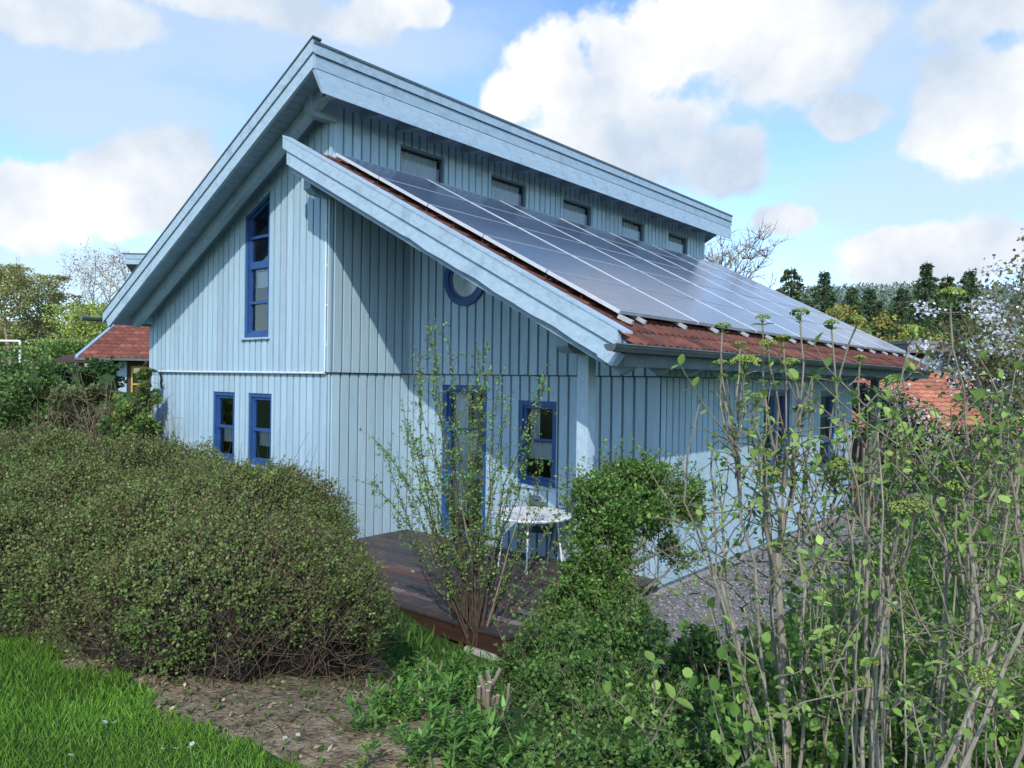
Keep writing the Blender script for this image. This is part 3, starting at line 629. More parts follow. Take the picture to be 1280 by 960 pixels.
# two folding chairs
def chair(px, py, rz, label):
    e = empty('garden_chair', (px, py, 0), label, 'chair', 'chairs at the white table')
    Rm = Matrix.Rotation(rz, 3, 'Z')
    def tf(p): q = Rm @ Vector(p); return (q.x+px, q.y+py, q.z)
    mb = MB()
    for i in range(7): yv = -.2+.058*i; mb.hexa([tf(q) for q in [(-.2, yv, .435), (.2, yv, .435), (.2, yv+.045, .435), (-.2, yv+.045, .435), (-.2, yv, .45), (.2, yv, .45), (.2, yv+.045, .45), (-.2, yv+.045, .45)]])
    mb.build('seat', M['greenmetal'], e)
    mb = MB()
    for i in range(4): z = .58+.075*i; b = .21+.05*i*.6; mb.hexa([tf(q) for q in [(-.2, b, z), (.2, b, z), (.2, b+.012, z), (-.2, b+.012, z), (-.2, b+.02, z+.055), (.2, b+.02, z+.055), (.2, b+.032, z+.055), (-.2, b+.032, z+.055)]])
    mb.build('backrest', M['greenmetal'], e)
    for sx in (-.215, .215):
        mb = MB(); mb.tube([tf((sx, -.22, 0)), tf((sx, .05, .44)), tf((sx, .24, .62)), tf((sx, .34, .88))], .011, 7); mb.build('leg', M['greenmetal'], e)
        mb = MB(); mb.tube([tf((sx*.92, .26, 0)), tf((sx*.92, .0, .44)), tf((sx*.92, -.18, .45))], .011, 7); mb.build('leg', M['greenmetal'], e)
    return e
chair(2.75, .28, math.radians(160), 'dark green metal chair with slatted back in front of the white table'); chair(3.0, 1.28, math.radians(20), 'dark green metal chair half hidden behind the white table')

# ------------------------------------------------------------------ foliage things
def twig_cloud(n, P, Dr, length, rad, mb, col=(.8, .75, .7), k=3, bend=.3):
    for i in range(n):
        p = P[i]; d = Dr[i]; l = length[i]; b = rng.normal(0, bend, 3)*l
        mb.tube([p, p+d*l*.5+b*.3, p+d*l+b], [rad, rad*.8, rad*.4], k, col, cap=False)
# --- the big low hedge in front of the gable
def big_hedge():
    e = empty('clipped_hedge', loc(-3.4, 6.4, .7), 'broad low mounded hedge with olive tiny leaves in front of the gable', 'hedge')
    nv, nt = 260, 160
    vs = np.linspace(-8.5, -.98, nv)
    wf = np.interp(vs, [-8.5, -6, -3.5, -2.7, -2.0, -1.5, -1.1, -.8], [5.7, 5.3, 4.85, 4.62, 4.30, 4.32, 4.62, 5.3])
    wb = np.interp(vs, [-8.5, -4.2, -3.2, -2.2, -1.4, -.8], [8.6, 8.6, 8.4, 7.9, 7.1, 6.3])
    zt_f = np.interp(vs, [-8.5, -3, -2, -1.5, -.8], [1.46, 1.47, 1.47, 1.40, 1.30]); zt_b = np.interp(vs, [-8.5, -4, -2.6, -1.8, -.8], [1.94, 1.94, 1.80, 1.62, 1.37])
    shr = np.clip((vs+1.95)/.97, 0, 1); shr = np.sqrt(np.clip(1-shr**2.2, 0, 1))
    th = np.linspace(0, np.pi, nt)
    def surf(vi, t):
        c, s = np.cos(t), np.sin(t); cc = np.sign(c)*np.abs(c)**.55; ss = np.abs(s)**.55
        f, b, sh = np.interp(vi, vs, wf), np.interp(vi, vs, wb), np.interp(vi, vs, shr)
        mid = (f+b)/2; w = mid-(b-f)/2*cc*np.maximum(sh, .12)
        zt = np.interp(vi, vs, zt_f)+(np.interp(vi, vs, zt_b)-np.interp(vi, vs, zt_f))*np.clip((w-f)/(b-f), 0, 1)
        X = CAM[0]+FH[0]*w+RH[0]*vi; Y = CAM[1]+FH[1]*w+RH[1]*vi; zg = terrain(X, Y)
        Z = zg+(zt-zg)*ss*sh**.7
        return np.stack([X, Y, Z], -1)
    VV, TT = np.meshgrid(vs, th, indexing='ij'); Pg = surf(VV, TT)
    nrm_ = np.cross(np.gradient(Pg, axis=0), np.gradient(Pg, axis=1)); nrm_ = unit(nrm_)
    area = np.linalg.norm(np.cross(np.gradient(Pg, axis=0), np.gradient(Pg, axis=1)), axis=-1)
    if (nrm_[..., 2].mean() < 0): nrm_ = -nrm_
    disp = .11*noise3(Pg, 1.6, 21)+.085*noise3(Pg, 3.8, 22)+.05*noise3(Pg, 8, 23)+.03*noise3(Pg, 17, 24)
    Pg = Pg+nrm_*disp[..., None]
    # inner body of dense dark twigs
    idx = np.arange(nv*nt).reshape(nv, nt); Fq = np.stack([idx[:-1, :-1], idx[1:, :-1], idx[1:, 1:], idx[:-1, 1:]], -1).reshape(-1, 4)
    core = Pg-nrm_*.085
    arr_mesh('twig_core', core.reshape(-1, 3), Fq, np.tile([.10, .09, .075], (len(Fq), 1)), M['bark'], e)
    seen = (VV > -6.6) & (TT < 2.6); pr = (area*seen*np.where(TT < 1.8, 1, .5)).ravel(); pr /= pr.sum()
    n = 300000; pick = rng.choice(nv*nt, n, p=pr); P = Pg.reshape(-1, 3)[pick]+rng.normal(0, .022, (n, 3)); Nn = nrm_.reshape(-1, 3)[pick]
    P = P+Nn*(rng.normal(-.025, .035, n)+.03*noise3(P, 14, 5))[:, None]
    vv = (P-CAM) @ RH; zg = terrain(P[:, 0], P[:, 1]); hh = P[:, 2]-zg
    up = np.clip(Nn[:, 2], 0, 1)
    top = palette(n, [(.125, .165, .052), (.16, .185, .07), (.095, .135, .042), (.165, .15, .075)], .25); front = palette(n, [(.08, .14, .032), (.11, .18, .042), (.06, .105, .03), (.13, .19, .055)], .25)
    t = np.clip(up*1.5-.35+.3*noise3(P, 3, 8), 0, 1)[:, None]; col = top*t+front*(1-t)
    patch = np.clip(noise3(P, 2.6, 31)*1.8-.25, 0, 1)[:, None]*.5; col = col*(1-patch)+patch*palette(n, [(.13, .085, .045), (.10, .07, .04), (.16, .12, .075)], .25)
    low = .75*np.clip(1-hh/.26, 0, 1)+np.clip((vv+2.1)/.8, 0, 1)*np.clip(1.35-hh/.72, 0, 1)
    keep = rng.random(n) > low*.82+.62*np.clip((noise3(P, 5, 77)-.28)*5, 0, 1)+.5*np.clip((noise3(P, 11, 78)-.45)*5, 0, 1)
    P, Nn, col = P[keep], Nn[keep], col[keep]; m = len(P)
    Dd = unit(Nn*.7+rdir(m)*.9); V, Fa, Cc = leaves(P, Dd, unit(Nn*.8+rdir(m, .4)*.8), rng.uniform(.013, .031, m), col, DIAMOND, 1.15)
    hp = [(V, Fa, Cc)]; mbs = MB(); sp = rng.choice(nv*nt, 2600, p=pr); Ps = Pg.reshape(-1, 3)[sp]; Ns = nrm_.reshape(-1, 3)[sp]; Ts = unit(Ns*.8+rdir(2600, .5)*.6); ls = rng.uniform(.05, .17, 2600)
    for i in range(2600):
        hs = Ps[i, 2]-terrain(Ps[i:i+1, 0], Ps[i:i+1, 1])[0]
        if hs < .3: continue
        mbs.tube([Ps[i]-Ts[i]*.05, Ps[i]+Ts[i]*ls[i]], [.002, .001], 3, (.6, .5, .4), cap=False); q = rng.random(12)[:, None]; hp.append(leaves(Ps[i]+Ts[i]*ls[i]*q, unit(Ts[i]*.5+rdir(12)*.8), rdir(12, .7), rng.uniform(.012, .03, 12), palette(12, [(.12, .19, .05), (.16, .21, .07), (.09, .15, .04)], .2), DIAMOND, 1.1))
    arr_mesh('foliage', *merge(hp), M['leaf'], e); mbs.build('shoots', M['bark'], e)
    # bare twigs showing along the lower skirt, the nose and here and there on top
    mb = MB(); pick = rng.choice(nv*nt, 15000, p=pr); Pp = Pg.reshape(-1, 3)[pick]; Np = nrm_.reshape(-1, 3)[pick]; vv = (Pp-CAM) @ RH; hh = Pp[:, 2]-terrain(Pp[:, 0], Pp[:, 1])
    wgt = np.clip(1-hh/.5, 0, 1)+np.clip((vv+2.1)/.8, 0, 1)*np.clip(1.35-hh/.75, 0, 1)+.10
    k = rng.random(len(Pp)) < wgt; Pp, Np = Pp[k]-Np[k]*.06, Np[k]
    Dt = unit(Np*.5+rdir(len(Pp), .35)*.8+np.array([0, 0, .3])); twig_cloud(len(Pp), Pp, Dt, rng.uniform(.08, .32, len(Pp)), .0026, mb, (.62, .52, .42))
    mb.build('twigs', M['bark'], e)
big_hedge()

def leaf_blob(parts, cen, rad, n, size, cols, up=.3, shell=.75, seed=0, lump=.35, tm=DIAMOND, width=1.1, jit=.22):
    """leaves gathered in uneven clumps spread through an ellipsoid, so that gaps and dark hollows stay between them"""
    rad = np.asarray(rad, float); m = max(10, int(n/150)); dc = rdir(m); rc = (.30+.66*rng.random(m)**.55)*(1+lump*.6*noise3(dc*1.7+seed*3.1, 1.6, seed))
    cc = np.asarray(cen)+dc*rc[:, None]*rad; cr = rad.mean()*rng.uniform(.16, .36, m); wt = cr**2; pick = rng.choice(m, n, p=wt/wt.sum()); tone = np.exp(rng.normal(0, .16, m))[pick]
    d = rdir(n, .15); r = (.35+.65*rng.random(n)**.45)*(1+.35*noise3(d*2+cc[pick]*5, 2.0, seed+1)); P = cc[pick]+d*(r*cr[pick])[:, None]
    Dd = unit(d*.6+rdir(n)*.9+[0, 0, up]); N = unit(d*.5+rdir(n)*.7+[0, 0, .5])
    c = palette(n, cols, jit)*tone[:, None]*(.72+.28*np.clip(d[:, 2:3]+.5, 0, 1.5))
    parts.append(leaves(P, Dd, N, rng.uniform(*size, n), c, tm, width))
def branchy(mb, base, tip, r0, r1, col=(1, 1, 1), n=5, wig=.06, k=6, capmi=None):
    base = np.asarray(base, float); tip = np.asarray(tip, float); l = np.linalg.norm(tip-base); pts = []
    o1 = rng.normal(0, wig, 3)*l
    for i in range(n+1):
        t = i/n; pts.append(base*(1-t)+tip*t+o1*math.sin(math.pi*t)+rng.normal(0, wig*.22, 3)*l*(0 < i < n))
    mb.tube(pts, list(np.linspace(r0, r1, n+1)), k, col, capmi=capmi); return pts
def sprigs(parts, mb, cen, rad, n, size, cols, l=(.10, .28), per=13, tint=(.8, .75, .6)):
    d = rdir(n, .25); P0 = np.asarray(cen)+d*np.asarray(rad)*rng.uniform(.75, 1.05, (n, 1)); T = unit(d*.7+rdir(n, .5)*.7)
    for i in range(n):
        ll = rng.uniform(*l); p1 = P0[i]+T[i]*ll+rng.normal(0, .02, 3); mb.tube([P0[i]-T[i]*.08, (P0[i]+p1)/2+rng.normal(0, .01, 3), p1], [.0028, .0022, .001], 3, tint, cap=False)
        q = rng.random(per)[:, None]; P = P0[i]*(1-q)+p1*q+rng.normal(0, .006, (per, 3)); parts.append(leaves(P, unit(T[i]*.4+rdir(per)*.8), rdir(per, .8), rng.uniform(*size, per), palette(per, cols, .2)*1.1, DIAMOND, 1.05))
GREEN_BOX = [(.065, .135, .03), (.10, .19, .042), (.05, .105, .03), (.14, .23, .06)]
# --- evergreen bush beside the deck post: leaning crown on bent trunk
def boxwood():
    W = 6.1; b = ground_px(835, 858); MBB = MB(); e = empty('evergreen_bush', b, 'dark glossy evergreen bush on a bent trunk in front of the deck post', 'bush')
    parts = []
    for (u, v, w, ru, rv, n) in ((785, 625, 6.15, .46, .26, 8500), (745, 640, 6.0, .24, .26, 4600), (852, 625, 6.25, .22, .20, 3400), (758, 690, 5.9, .27, .28, 5600), (735, 740, 5.8, .27, .25, 4800), (772, 760, 5.7, .18, .20, 2200), (800, 590, 6.2, .34, .12, 2800), (840, 690, 6.3, .26, .11, 800), (742, 785, 5.6, .26, .22, 4600), (705, 765, 5.75, .20, .20, 3000), (795, 800, 5.4, .20, .18, 2400)):
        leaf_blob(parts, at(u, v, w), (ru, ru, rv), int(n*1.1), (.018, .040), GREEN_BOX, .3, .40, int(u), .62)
        sprigs(parts, MBB, at(u, v, w), (ru, ru, rv), int(26+n/130), (.018, .036), GREEN_BOX)
    arr_mesh('foliage', *merge(parts), M['leaf'], e)
    mb = MBB; t = at(800, 800, 5.6)
    branchy(mb, b, at(812, 800, 5.6), .05, .04, wig=.02); branchy(mb, at(812, 800, 5.6), at(770, 730, 5.8), .04, .03); branchy(mb, at(770, 735, 5.8), at(760, 640, 6), .03, .012); branchy(mb, at(770, 735, 5.8), at(820, 650, 6.15), .025, .01)
    branchy(mb, at(830, 838, 5.4), at(895, 762, 5.8), .035, .02, wig=.03); branchy(mb, at(740, 770, 5.7), at(842, 705, 6.2), .02, .008, wig=.08); branchy(mb, at(768, 720, 5.8), at(865, 672, 6.3), .016, .006)
    for i in range(160):
        p = at(rng.uniform(730, 870), rng.uniform(620, 740), rng.uniform(5.9, 6.2)); branchy(mb, p, p+rdir(1)[0]*rng.uniform(.1, .3), .004, .002, n=2, k=3)
    mb.build('trunk', M['bark'], e)
boxwood()
# --- low dense shrubs in the middle foreground
def low_shrub(name, label, blobs, cols, size, twigs=60, group=None, leafm='leaf', cat='shrub'):
    b = ground_px(blobs[0][0], 990 if blobs[0][1] > 860 else blobs[0][1]+70); e = empty(name, b, label, cat, group); parts = []
    mb = MB()
    for (u, v, w, ru, rv, n) in blobs:
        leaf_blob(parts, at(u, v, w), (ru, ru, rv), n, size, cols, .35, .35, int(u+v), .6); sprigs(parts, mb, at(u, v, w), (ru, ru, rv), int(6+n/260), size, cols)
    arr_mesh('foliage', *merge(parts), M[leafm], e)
    for i in range(twigs):
        u, v, w, ru, rv, n = blobs[i % len(blobs)]; q = at(u, v, w); p = q+rng.normal(0, .5, 3)*[ru, ru, rv]; z0 = h(p[0], p[1]); bb = np.array([q[0]+(p[0]-q[0])*.5, q[1]+(p[1]-q[1])*.5, z0])
        branchy(mb, bb, p+rdir(1, .8)[0]*.12, .007, .0025, (1, .95, .9), 4, .05, 4)
    mb.build('twigs', M['bark'], e); return e
low_shrub('low_shrub', 'dense small leaved green shrub filling the ground below the bent trunk', [(730, 900, 4.5, .42, .32, 15000), (800, 900, 4.4, .35, .30, 11000), (690, 840, 5.0, .35, .28, 9000), (760, 820, 5.1, .34, .24, 7000), (850, 940, 4.2, .34, .26, 9000), (660, 930, 4.3, .30, .26, 8000), (700, 945, 3.8, .26, .2, 6000), (780, 950, 3.7, .28, .2, 7000), (850, 955, 3.6, .28, .2, 6000), (640, 960, 3.8, .2, .16, 3500), (610, 985, 3.35, .2, .14, 3500), (655, 992, 3.3, .22, .16, 4500), (690, 985, 3.35, .24, .17, 5500), (760, 990, 3.3, .26, .17, 6000), (850, 990, 3.2, .26, .18, 6000), (735, 915, 3.9, .25, .2, 5000), (810, 930, 3.8, .25, .2, 5000)], [(.05, .105, .028), (.08, .155, .036), (.065, .125, .045), (.11, .19, .05)], (.018, .036), 90)
low_shrub('low_shrub', 'dark leafy shrub low down at the foot of the tall viburnum', [(900, 860, 4.6, .30, .26, 5200), (930, 930, 4.0, .34, .26, 6500), (1000, 930, 4.2, .34, .3, 5200)], [(.05, .10, .028), (.08, .145, .036), (.10, .17, .045)], (.03, .06), 50)
# --- airy spring shrub in front of the deck
def airy():
    b = ground_px(597, 812); e = empty('spring_shrub', b, 'airy many stemmed shrub with fresh small leaves in front of the deck', 'shrub'); mb = MB(); parts = []
    w0 = float((b-CAM) @ FH)
    tips = [(535, 408), (543, 430), (560, 425), (610, 428), (612, 452), (520, 470), (502, 498), (585, 470), (598, 440), (637, 505), (677, 480), (682, 470), (660, 560), (465, 545), (463, 602), (480, 560), (500, 590), (520, 560), (690, 600), (700, 640), (625, 470), (555, 500), (570, 520), (540, 540), (515, 640), (645, 590), (490, 640), (605, 520), (660, 660), (680, 570), (575, 560), (530, 610), (628, 560), (712, 655), (548, 600), (590, 590), (640, 640), (508, 525), (525, 440)]
    for i, (u, v) in enumerate(tips):
        w = w0+rng.normal(0, .28); tip = at(u, v, w); bb = b+np.array([rng.normal(0, .07), rng.normal(0, .07), -.02])
        pts = branchy(mb, bb, tip, rng.uniform(.007, .012), .002, (.5, .42, .36), 7, .035, 5)
        L_ = np.linalg.norm(tip-bb); P = []; 
        for s in range(int(L_*28)):
            t = rng.uniform(.25, 1.0)**.8; q = t*7; j = min(int(q), 6); p = pts[j]*(1-(q-j))+pts[j+1]*(q-j); P += [p]*int(rng.integers(2, 5))
            if rng.random() < .22:
                tp = p+rdir(1, .7)[0]*rng.uniform(.08, .28); branchy(mb, p, tp, .003, .0012, (.62, .55, .5), 3, .05, 3); P += [tp]*4+[p*.5+tp*.5]*3
        P = np.array(P); n = len(P); P = P+rng.normal(0, .012, (n, 3))
        parts.append(leaves(P, rdir(n, .5), rdir(n, .9), rng.uniform(.018, .042, n), palette(n, [(.12, .22, .06), (.16, .27, .075), (.09, .17, .045), (.20, .29, .10)], .2), DIAMOND, 1.05))
    branchy(mb, b, at(590, 690, w0-.1), .020, .012, (1.15, 1.05, .9), 6, .03, 7); branchy(mb, at(590, 690, w0-.1), at(575, 600, w0-.1), .012, .006, (1.15, 1.05, .9), 5, .03, 6)
    branchy(mb, b+[.05, 0, 0], at(655, 620, w0-.2), .012, .004, (1.3, 1.2, 1.05), 6, .02, 6)
    arr_mesh('foliage', *merge(parts), M['leafsoft'], e); mb.build('stems', M['bark'], e)
airy()
# --- cut back stump with sawn stems
def stump(u, v, n, label, hgt, spread, r=.022):
    b = ground_px(u, v); e = empty('pruned_stump', b, label, 'stump', 'cut back shrub stumps')
    for i in range(n):
        a = rng.uniform(0, 6.28); d = np.array([math.cos(a), math.sin(a), 0]); p = b+d*rng.uniform(0, spread*.5); t = p+d*rng.uniform(0, spread)+[0, 0, hgt*rng.uniform(.5, 1.0)]
        mb = MB(); rr = r*rng.uniform(.6, 1.2); branchy(mb, p-[0, 0, .05], t, rr, rr*.8, (1.05, .98, .88), 4, .05, 7, capmi=1); mb.build('stem', [M['bark'], M['cut']], e)
stump(612, 915, 15, 'stump of thick sawn off brown stems between green shoots', .27, .11, .0125); stump(530, 880, 7, 'thin pale sawn stems standing among green shoots left of the stump', .22, .22, .009)
# --- fresh green perennials around the stump
LONG = (np.array([(0, 0, 0), (.11, .35, .03), (.07, .75, .0), (0, 1, -.12), (-.07, .75, .0), (-.11, .35, .03)]), np.array([(0, 1, 4, 5), (1, 2, 3, 4)]))
def perennial(u, v, n, label, hgt=.3, spread=.22):
    b = ground_px(u, v); e = empty('leafy_perennial', b, label, 'plant', 'fresh green shoots around the stump'); mb = MB(); parts = []
    for i in range(n):
        p = b+np.array([rng.normal(0, spread*.6), rng.normal(0, spread*.6), -.02]); t = p+np.array([rng.normal(0, .06), rng.normal(0, .06), hgt*rng.uniform(.6, 1.15)]); pts = branchy(mb, p, t, .004, .002, (.5, .9, .3), 4, .05, 4)
        for q in range(5):
            k = 7; P = np.repeat(pts[q][None], k, 0)+rng.normal(0, .006, (k, 3)); parts.append(leaves(P, unit(rdir(k)*[1, 1, .4]+[0, 0, .55]), np.tile([0, 0, 1.], (k, 1))+rdir(k)*.3, rng.uniform(.035, .075, k), palette(k, [(.07, .17, .04), (.105, .22, .052), (.14, .26, .065)], .2), LONG, 1.2))
    arr_mesh('foliage', *merge(parts), M['leafsoft'], e); mb.build('stems', M['bark'], e)
perennial(520, 868, 34, 'bright green shoots between the hedge nose and the stump', .19, .20); perennial(500, 900, 22, 'bright green leafy clump left of the stump', .17, .18); perennial(575, 880, 30, 'bright green leafy plant just behind the stump', .22, .20); perennial(560, 948, 26, 'low bright green clump at the lower foot of the stump', .20, .20)
low_shrub('low_shrub', 'sparse brownish low shrub on bare soil at the hedge nose', [(455, 900, 4.6, .26, .15, 1900), (500, 935, 4.3, .2, .12, 800)], [(.09, .09, .035), (.12, .10, .05), (.07, .085, .03)], (.016, .03), 90)

# --- tall viburnum shrubs with flat flower heads, right foreground
def umbel_mesh():
    n = 150; r = np.sqrt(rng.random(n)); a = rng.random(n)*6.283; P = np.stack([r*np.cos(a), r*np.sin(a), .45*(1-r*r)+.10*np.sin(a*3)*r+rng.normal(0, .03, n)], -1)*.5
    T = np.array([(1, 0, 0), (0, 1, 0), (-1, 0, 0), (0, -1, 0), (0, 0, 1), (0, 0, -1)])*.5; Fq = np.array([(0, 1, 4), (1, 2, 4), (2, 3, 4), (3, 0, 4), (1, 0, 5), (2, 1, 5), (3, 2, 5), (0, 3, 5)])
    V, Fa, Cc = leaves(P, rdir(n), rdir(n, 1), rng.uniform(.07, .13, n), palette(n, [(.20, .27, .06), (.27, .33, .09), (.34, .38, .14), (.15, .22, .05)], .15), (T, Fq))
    # stalks below
    k = 26; a = rng.random(k)*6.283; r = np.sqrt(rng.random(k))*.42; tip = np.stack([r*np.cos(a), r*np.sin(a), .1+0*r], -1); base = np.tile([0, 0, -.35], (k, 1)); d = tip-base
    side = unit(np.cross(d, [0, 0, 1.]))*.018; V2 = np.stack([base-side, base+side, tip+side], 1).reshape(-1, 3); F2 = np.arange(3*k).reshape(k, 3)
    V, Fa, Cc = merge([(V, Fa, Cc), (V2, F2, np.tile([.12, .18, .05], (k, 1)))])
    o = arr_mesh('flower_head', V, Fa, Cc, M['umbel']); C.objects.unlink(o); return o.data
UMB = [umbel_mesh() for _ in range(3)]; VIB = [(.155, .25, .06), (.20, .305, .08), (.115, .20, .05), (.245, .335, .10)]
def viburnum(label, hubs, tips, extra, leafpts, base_w=3.0, group='viburnum shrubs'):
    """hubs: (u,v,w,r) fork points rising from base; tips: (u,v,w,size|0) end points"""
    b0 = at(hubs[0][0], 960, hubs[0][2]); b0[2] = h(b0[0], b0[1]); e = empty('viburnum_shrub', b0, label, 'shrub', group); mb = MB(); parts = []
    hp = []
    for (u, v, w, r, ub) in hubs:
        p = at(u, v, w); q = at(ub, 960, w); q[2] = h(q[0], q[1])-.05; r = r*.50; hm = MB(); pts = branchy(hm, q, p, r*1.35, r, (1.35, 1.36, 1.32), 8, .025, 8); hp.append((p, r, pts, v, u, hm))
    def leafpair(p, d, s):
        d = d/np.linalg.norm(d); a = unit(np.cross(d, rdir(1)[0])[None])[0]
        for sg in (1, -1):
            ld = unit((a*sg*.9+d*.35+rng.normal(0, .2, 3))[None]); n = unit((np.array([0, 0, 1.])+d*.4+rng.normal(0, .25, 3))[None])
            parts.append(leaves(p[None], ld, n, [s*rng.uniform(.55, 1.05)], palette(1, VIB, .24), OVATE, rng.uniform(.85, 1.1)))
    for (u, v, w, sz) in tips:
        tip = at(u, v, w)
        best = min(hp, key=lambda q: abs(q[4]-u)*1.0+abs((q[3]-v)-130)*.5+(1e4 if q[3] < v+20 else 0)); src = best[2][-1] if rng.random() < .6 else best[2][-2]
        L_ = np.linalg.norm(tip-src); r0 = min(best[1]*.75, .007+.006*L_); bm = best[5]; pts = branchy(bm, src, tip, r0, .0035, (1.25, 1.22, 1.15), 6, .045, 6)
        d = unit((tip-pts[-2])[None])[0]
        if sz:
            o = bpy.data.objects.new('flower_head', UMB[int(rng.integers(0, 3))]); C.objects.link(o); o.parent = e; s = sz/.5/2*1.0
            q = Vector((d[0]*.5, d[1]*.5, 1.0)).to_track_quat('Z', 'Y').to_matrix().to_4x4()
            o.matrix_parent_inverse = Matrix.Translation(-e.location); o.matrix_basis = Matrix.Translation(Vector(tip)+Vector((0, 0, sz*.12))) @ q @ Matrix.Rotation(rng.uniform(0, 6), 4, 'Z') @ Matrix.Diagonal((s, s, s, 1))
            leafpair(tip-d*sz*.35, d, .035+.02*rng.random())
        else: leafpair(tip, d, rng.uniform(.028, .045))
        for i in range(1, 6):
            if rng.random() < .30: leafpair(pts[i], unit((pts[i+1]-pts[i])[None])[0] if i < 6 else d, rng.uniform(.025, .045))
            if rng.random() < .35:
                tt = pts[i]+rdir(1, .6)[0]*rng.uniform(.06, .2); branchy(bm, pts[i], tt, .003, .0018, (1, .95, .92), 3, .05, 4); leafpair(tt, tt-pts[i], rng.uniform(.025, .045))
    for (u0, v0, u1, v1, w, r) in extra[::2]+extra[1::4]:   # bare stems, some sawn off
        p, q = at(u0, 985, w), at(u1, v1, w+rng.normal(0, .15)); p[2] = h(p[0], p[1])-.04; ms = MB(); branchy(ms, p, q, r*.46, r*.34, (1.45, 1.46, 1.42), 6, .025, 6, capmi=1); ms.build('stem', [M['bark'], M['cut']], e)
    for (u, v, w, n, su, sv, s) in leafpts:   # leafy side shoots
        for i in range(n):
            p = at(u+rng.normal(0, su), v+rng.normal(0, sv), w+rng.normal(0, .22)); d = rdir(1, 1.2)[0]; l = rng.uniform(.12, .4)
            pts = branchy(mb, p, p+d*l, .0035, .0018, (1, .97, .93), 4, .06, 4)
            for q in range(1, 5): leafpair(pts[q], unit((pts[q]-pts[q-1])[None])[0], rng.uniform(s*.7, s*1.25))
    Vv, Ff, Cc = [], [], []
    arr_mesh_mixed('foliage', parts, M['leafsoft'], e); mb.build('twigs', M['bark'], e)
    for q in hp: q[5].build('stem', [M['bark'], M['cut']], e)
    return e
def arr_mesh_mixed(name, parts, mat, parent):
    V, Fq, Cc = merge(parts); tri = Fq[:, 2] == Fq[:, 3]
    F2 = Fq.copy()
    me = bpy.data.meshes.new(name); faces = [tuple(f[:3]) if t else tuple(f) for f, t in zip(F2.tolist(), tri)]
    me.from_pydata(V.tolist(), [], faces); a = me.attributes.new('col', 'FLOAT_COLOR', 'FACE'); cc = np.ones((len(faces), 4), np.float32); cc[:, :3] = Cc; a.data.foreach_set('color', cc.ravel())
    me.polygons.foreach_set('use_smooth', [True]*len(faces)); me.materials.append(mat); o = bpy.data.objects.new(name, me); C.objects.link(o); o.parent = parent; o.matrix_parent_inverse = Matrix.Translation(-parent.location); return o
viburnum('tall viburnum shrub whose flat green flower heads reach up over the long eave gutter',
  [(972, 690, 2.95, .026, 985), (925, 600, 2.95, .011, 975), (960, 640, 3.0, .013, 985), (985, 560, 2.9, .010, 990), (900, 720, 3.0, .014, 970), (1000, 640, 2.9, .011, 995), (880, 690, 3.05, .010, 960), (1045, 620, 3.0, .011, 1020)],
  [(903, 411, 2.9, .065), (953, 400, 2.95, .06), (1000, 394, 2.9, .072), (1039, 406, 2.95, .058), (1073, 402, 2.85, .06), (932, 458, 2.75, .115), (960, 432, 2.9, .068), (979, 425, 3.0, .06), (900, 456, 3.0, .06), (925, 432, 3.0, .05), (988, 456, 2.85, .07), (946, 500, 2.9, .075), (970, 482, 3.05, .045), (1005, 516, 2.9, .085), (955, 570, 2.8, .075), (958, 598, 2.8, .11), (1050, 585, 2.85, .10), (1076, 600, 2.9, .08), (900, 475, 2.9, 0), (905, 500, 2.9, 0), (875, 500, 2.9, 0), (890, 560, 3, 0), (1030, 560, 2.95, .0), (990, 545, 3, 0), (940, 545, 2.8, 0), (870, 640, 3, 0), (900, 620, 3, 0), (1016, 470, 2.9, 0)],
  [(960, 960, 905, 700, 3.0, .012), (975, 960, 930, 760, 2.9, .010), (950, 940, 880, 740, 3.0, .009), (1000, 960, 1010, 700, 3.0, .010), (990, 960, 955, 640, 2.9, .011), (1010, 960, 1045, 740, 2.8, .009), (985, 850, 880, 690, 2.95, .014), (900, 870, 845, 800, 3.0, .006), (965, 900, 880, 830, 2.9, .006)],
  [(935, 570, 2.95, 9, 30, 25, .04), (960, 625, 3.0, 15, 38, 30, .038), (985, 700, 3.1, 16, 45, 40, .035), (930, 690, 3.05, 14, 40, 40, .032), (975, 800, 3.0, 18, 60, 50, .034), (960, 900, 2.9, 16, 60, 40, .034), (880, 660, 3.05, 8, 25, 30, .032), (1010, 600, 2.9, 6, 25, 25, .036), (820, 925, 2.4, 3, 12, 8, .05)])
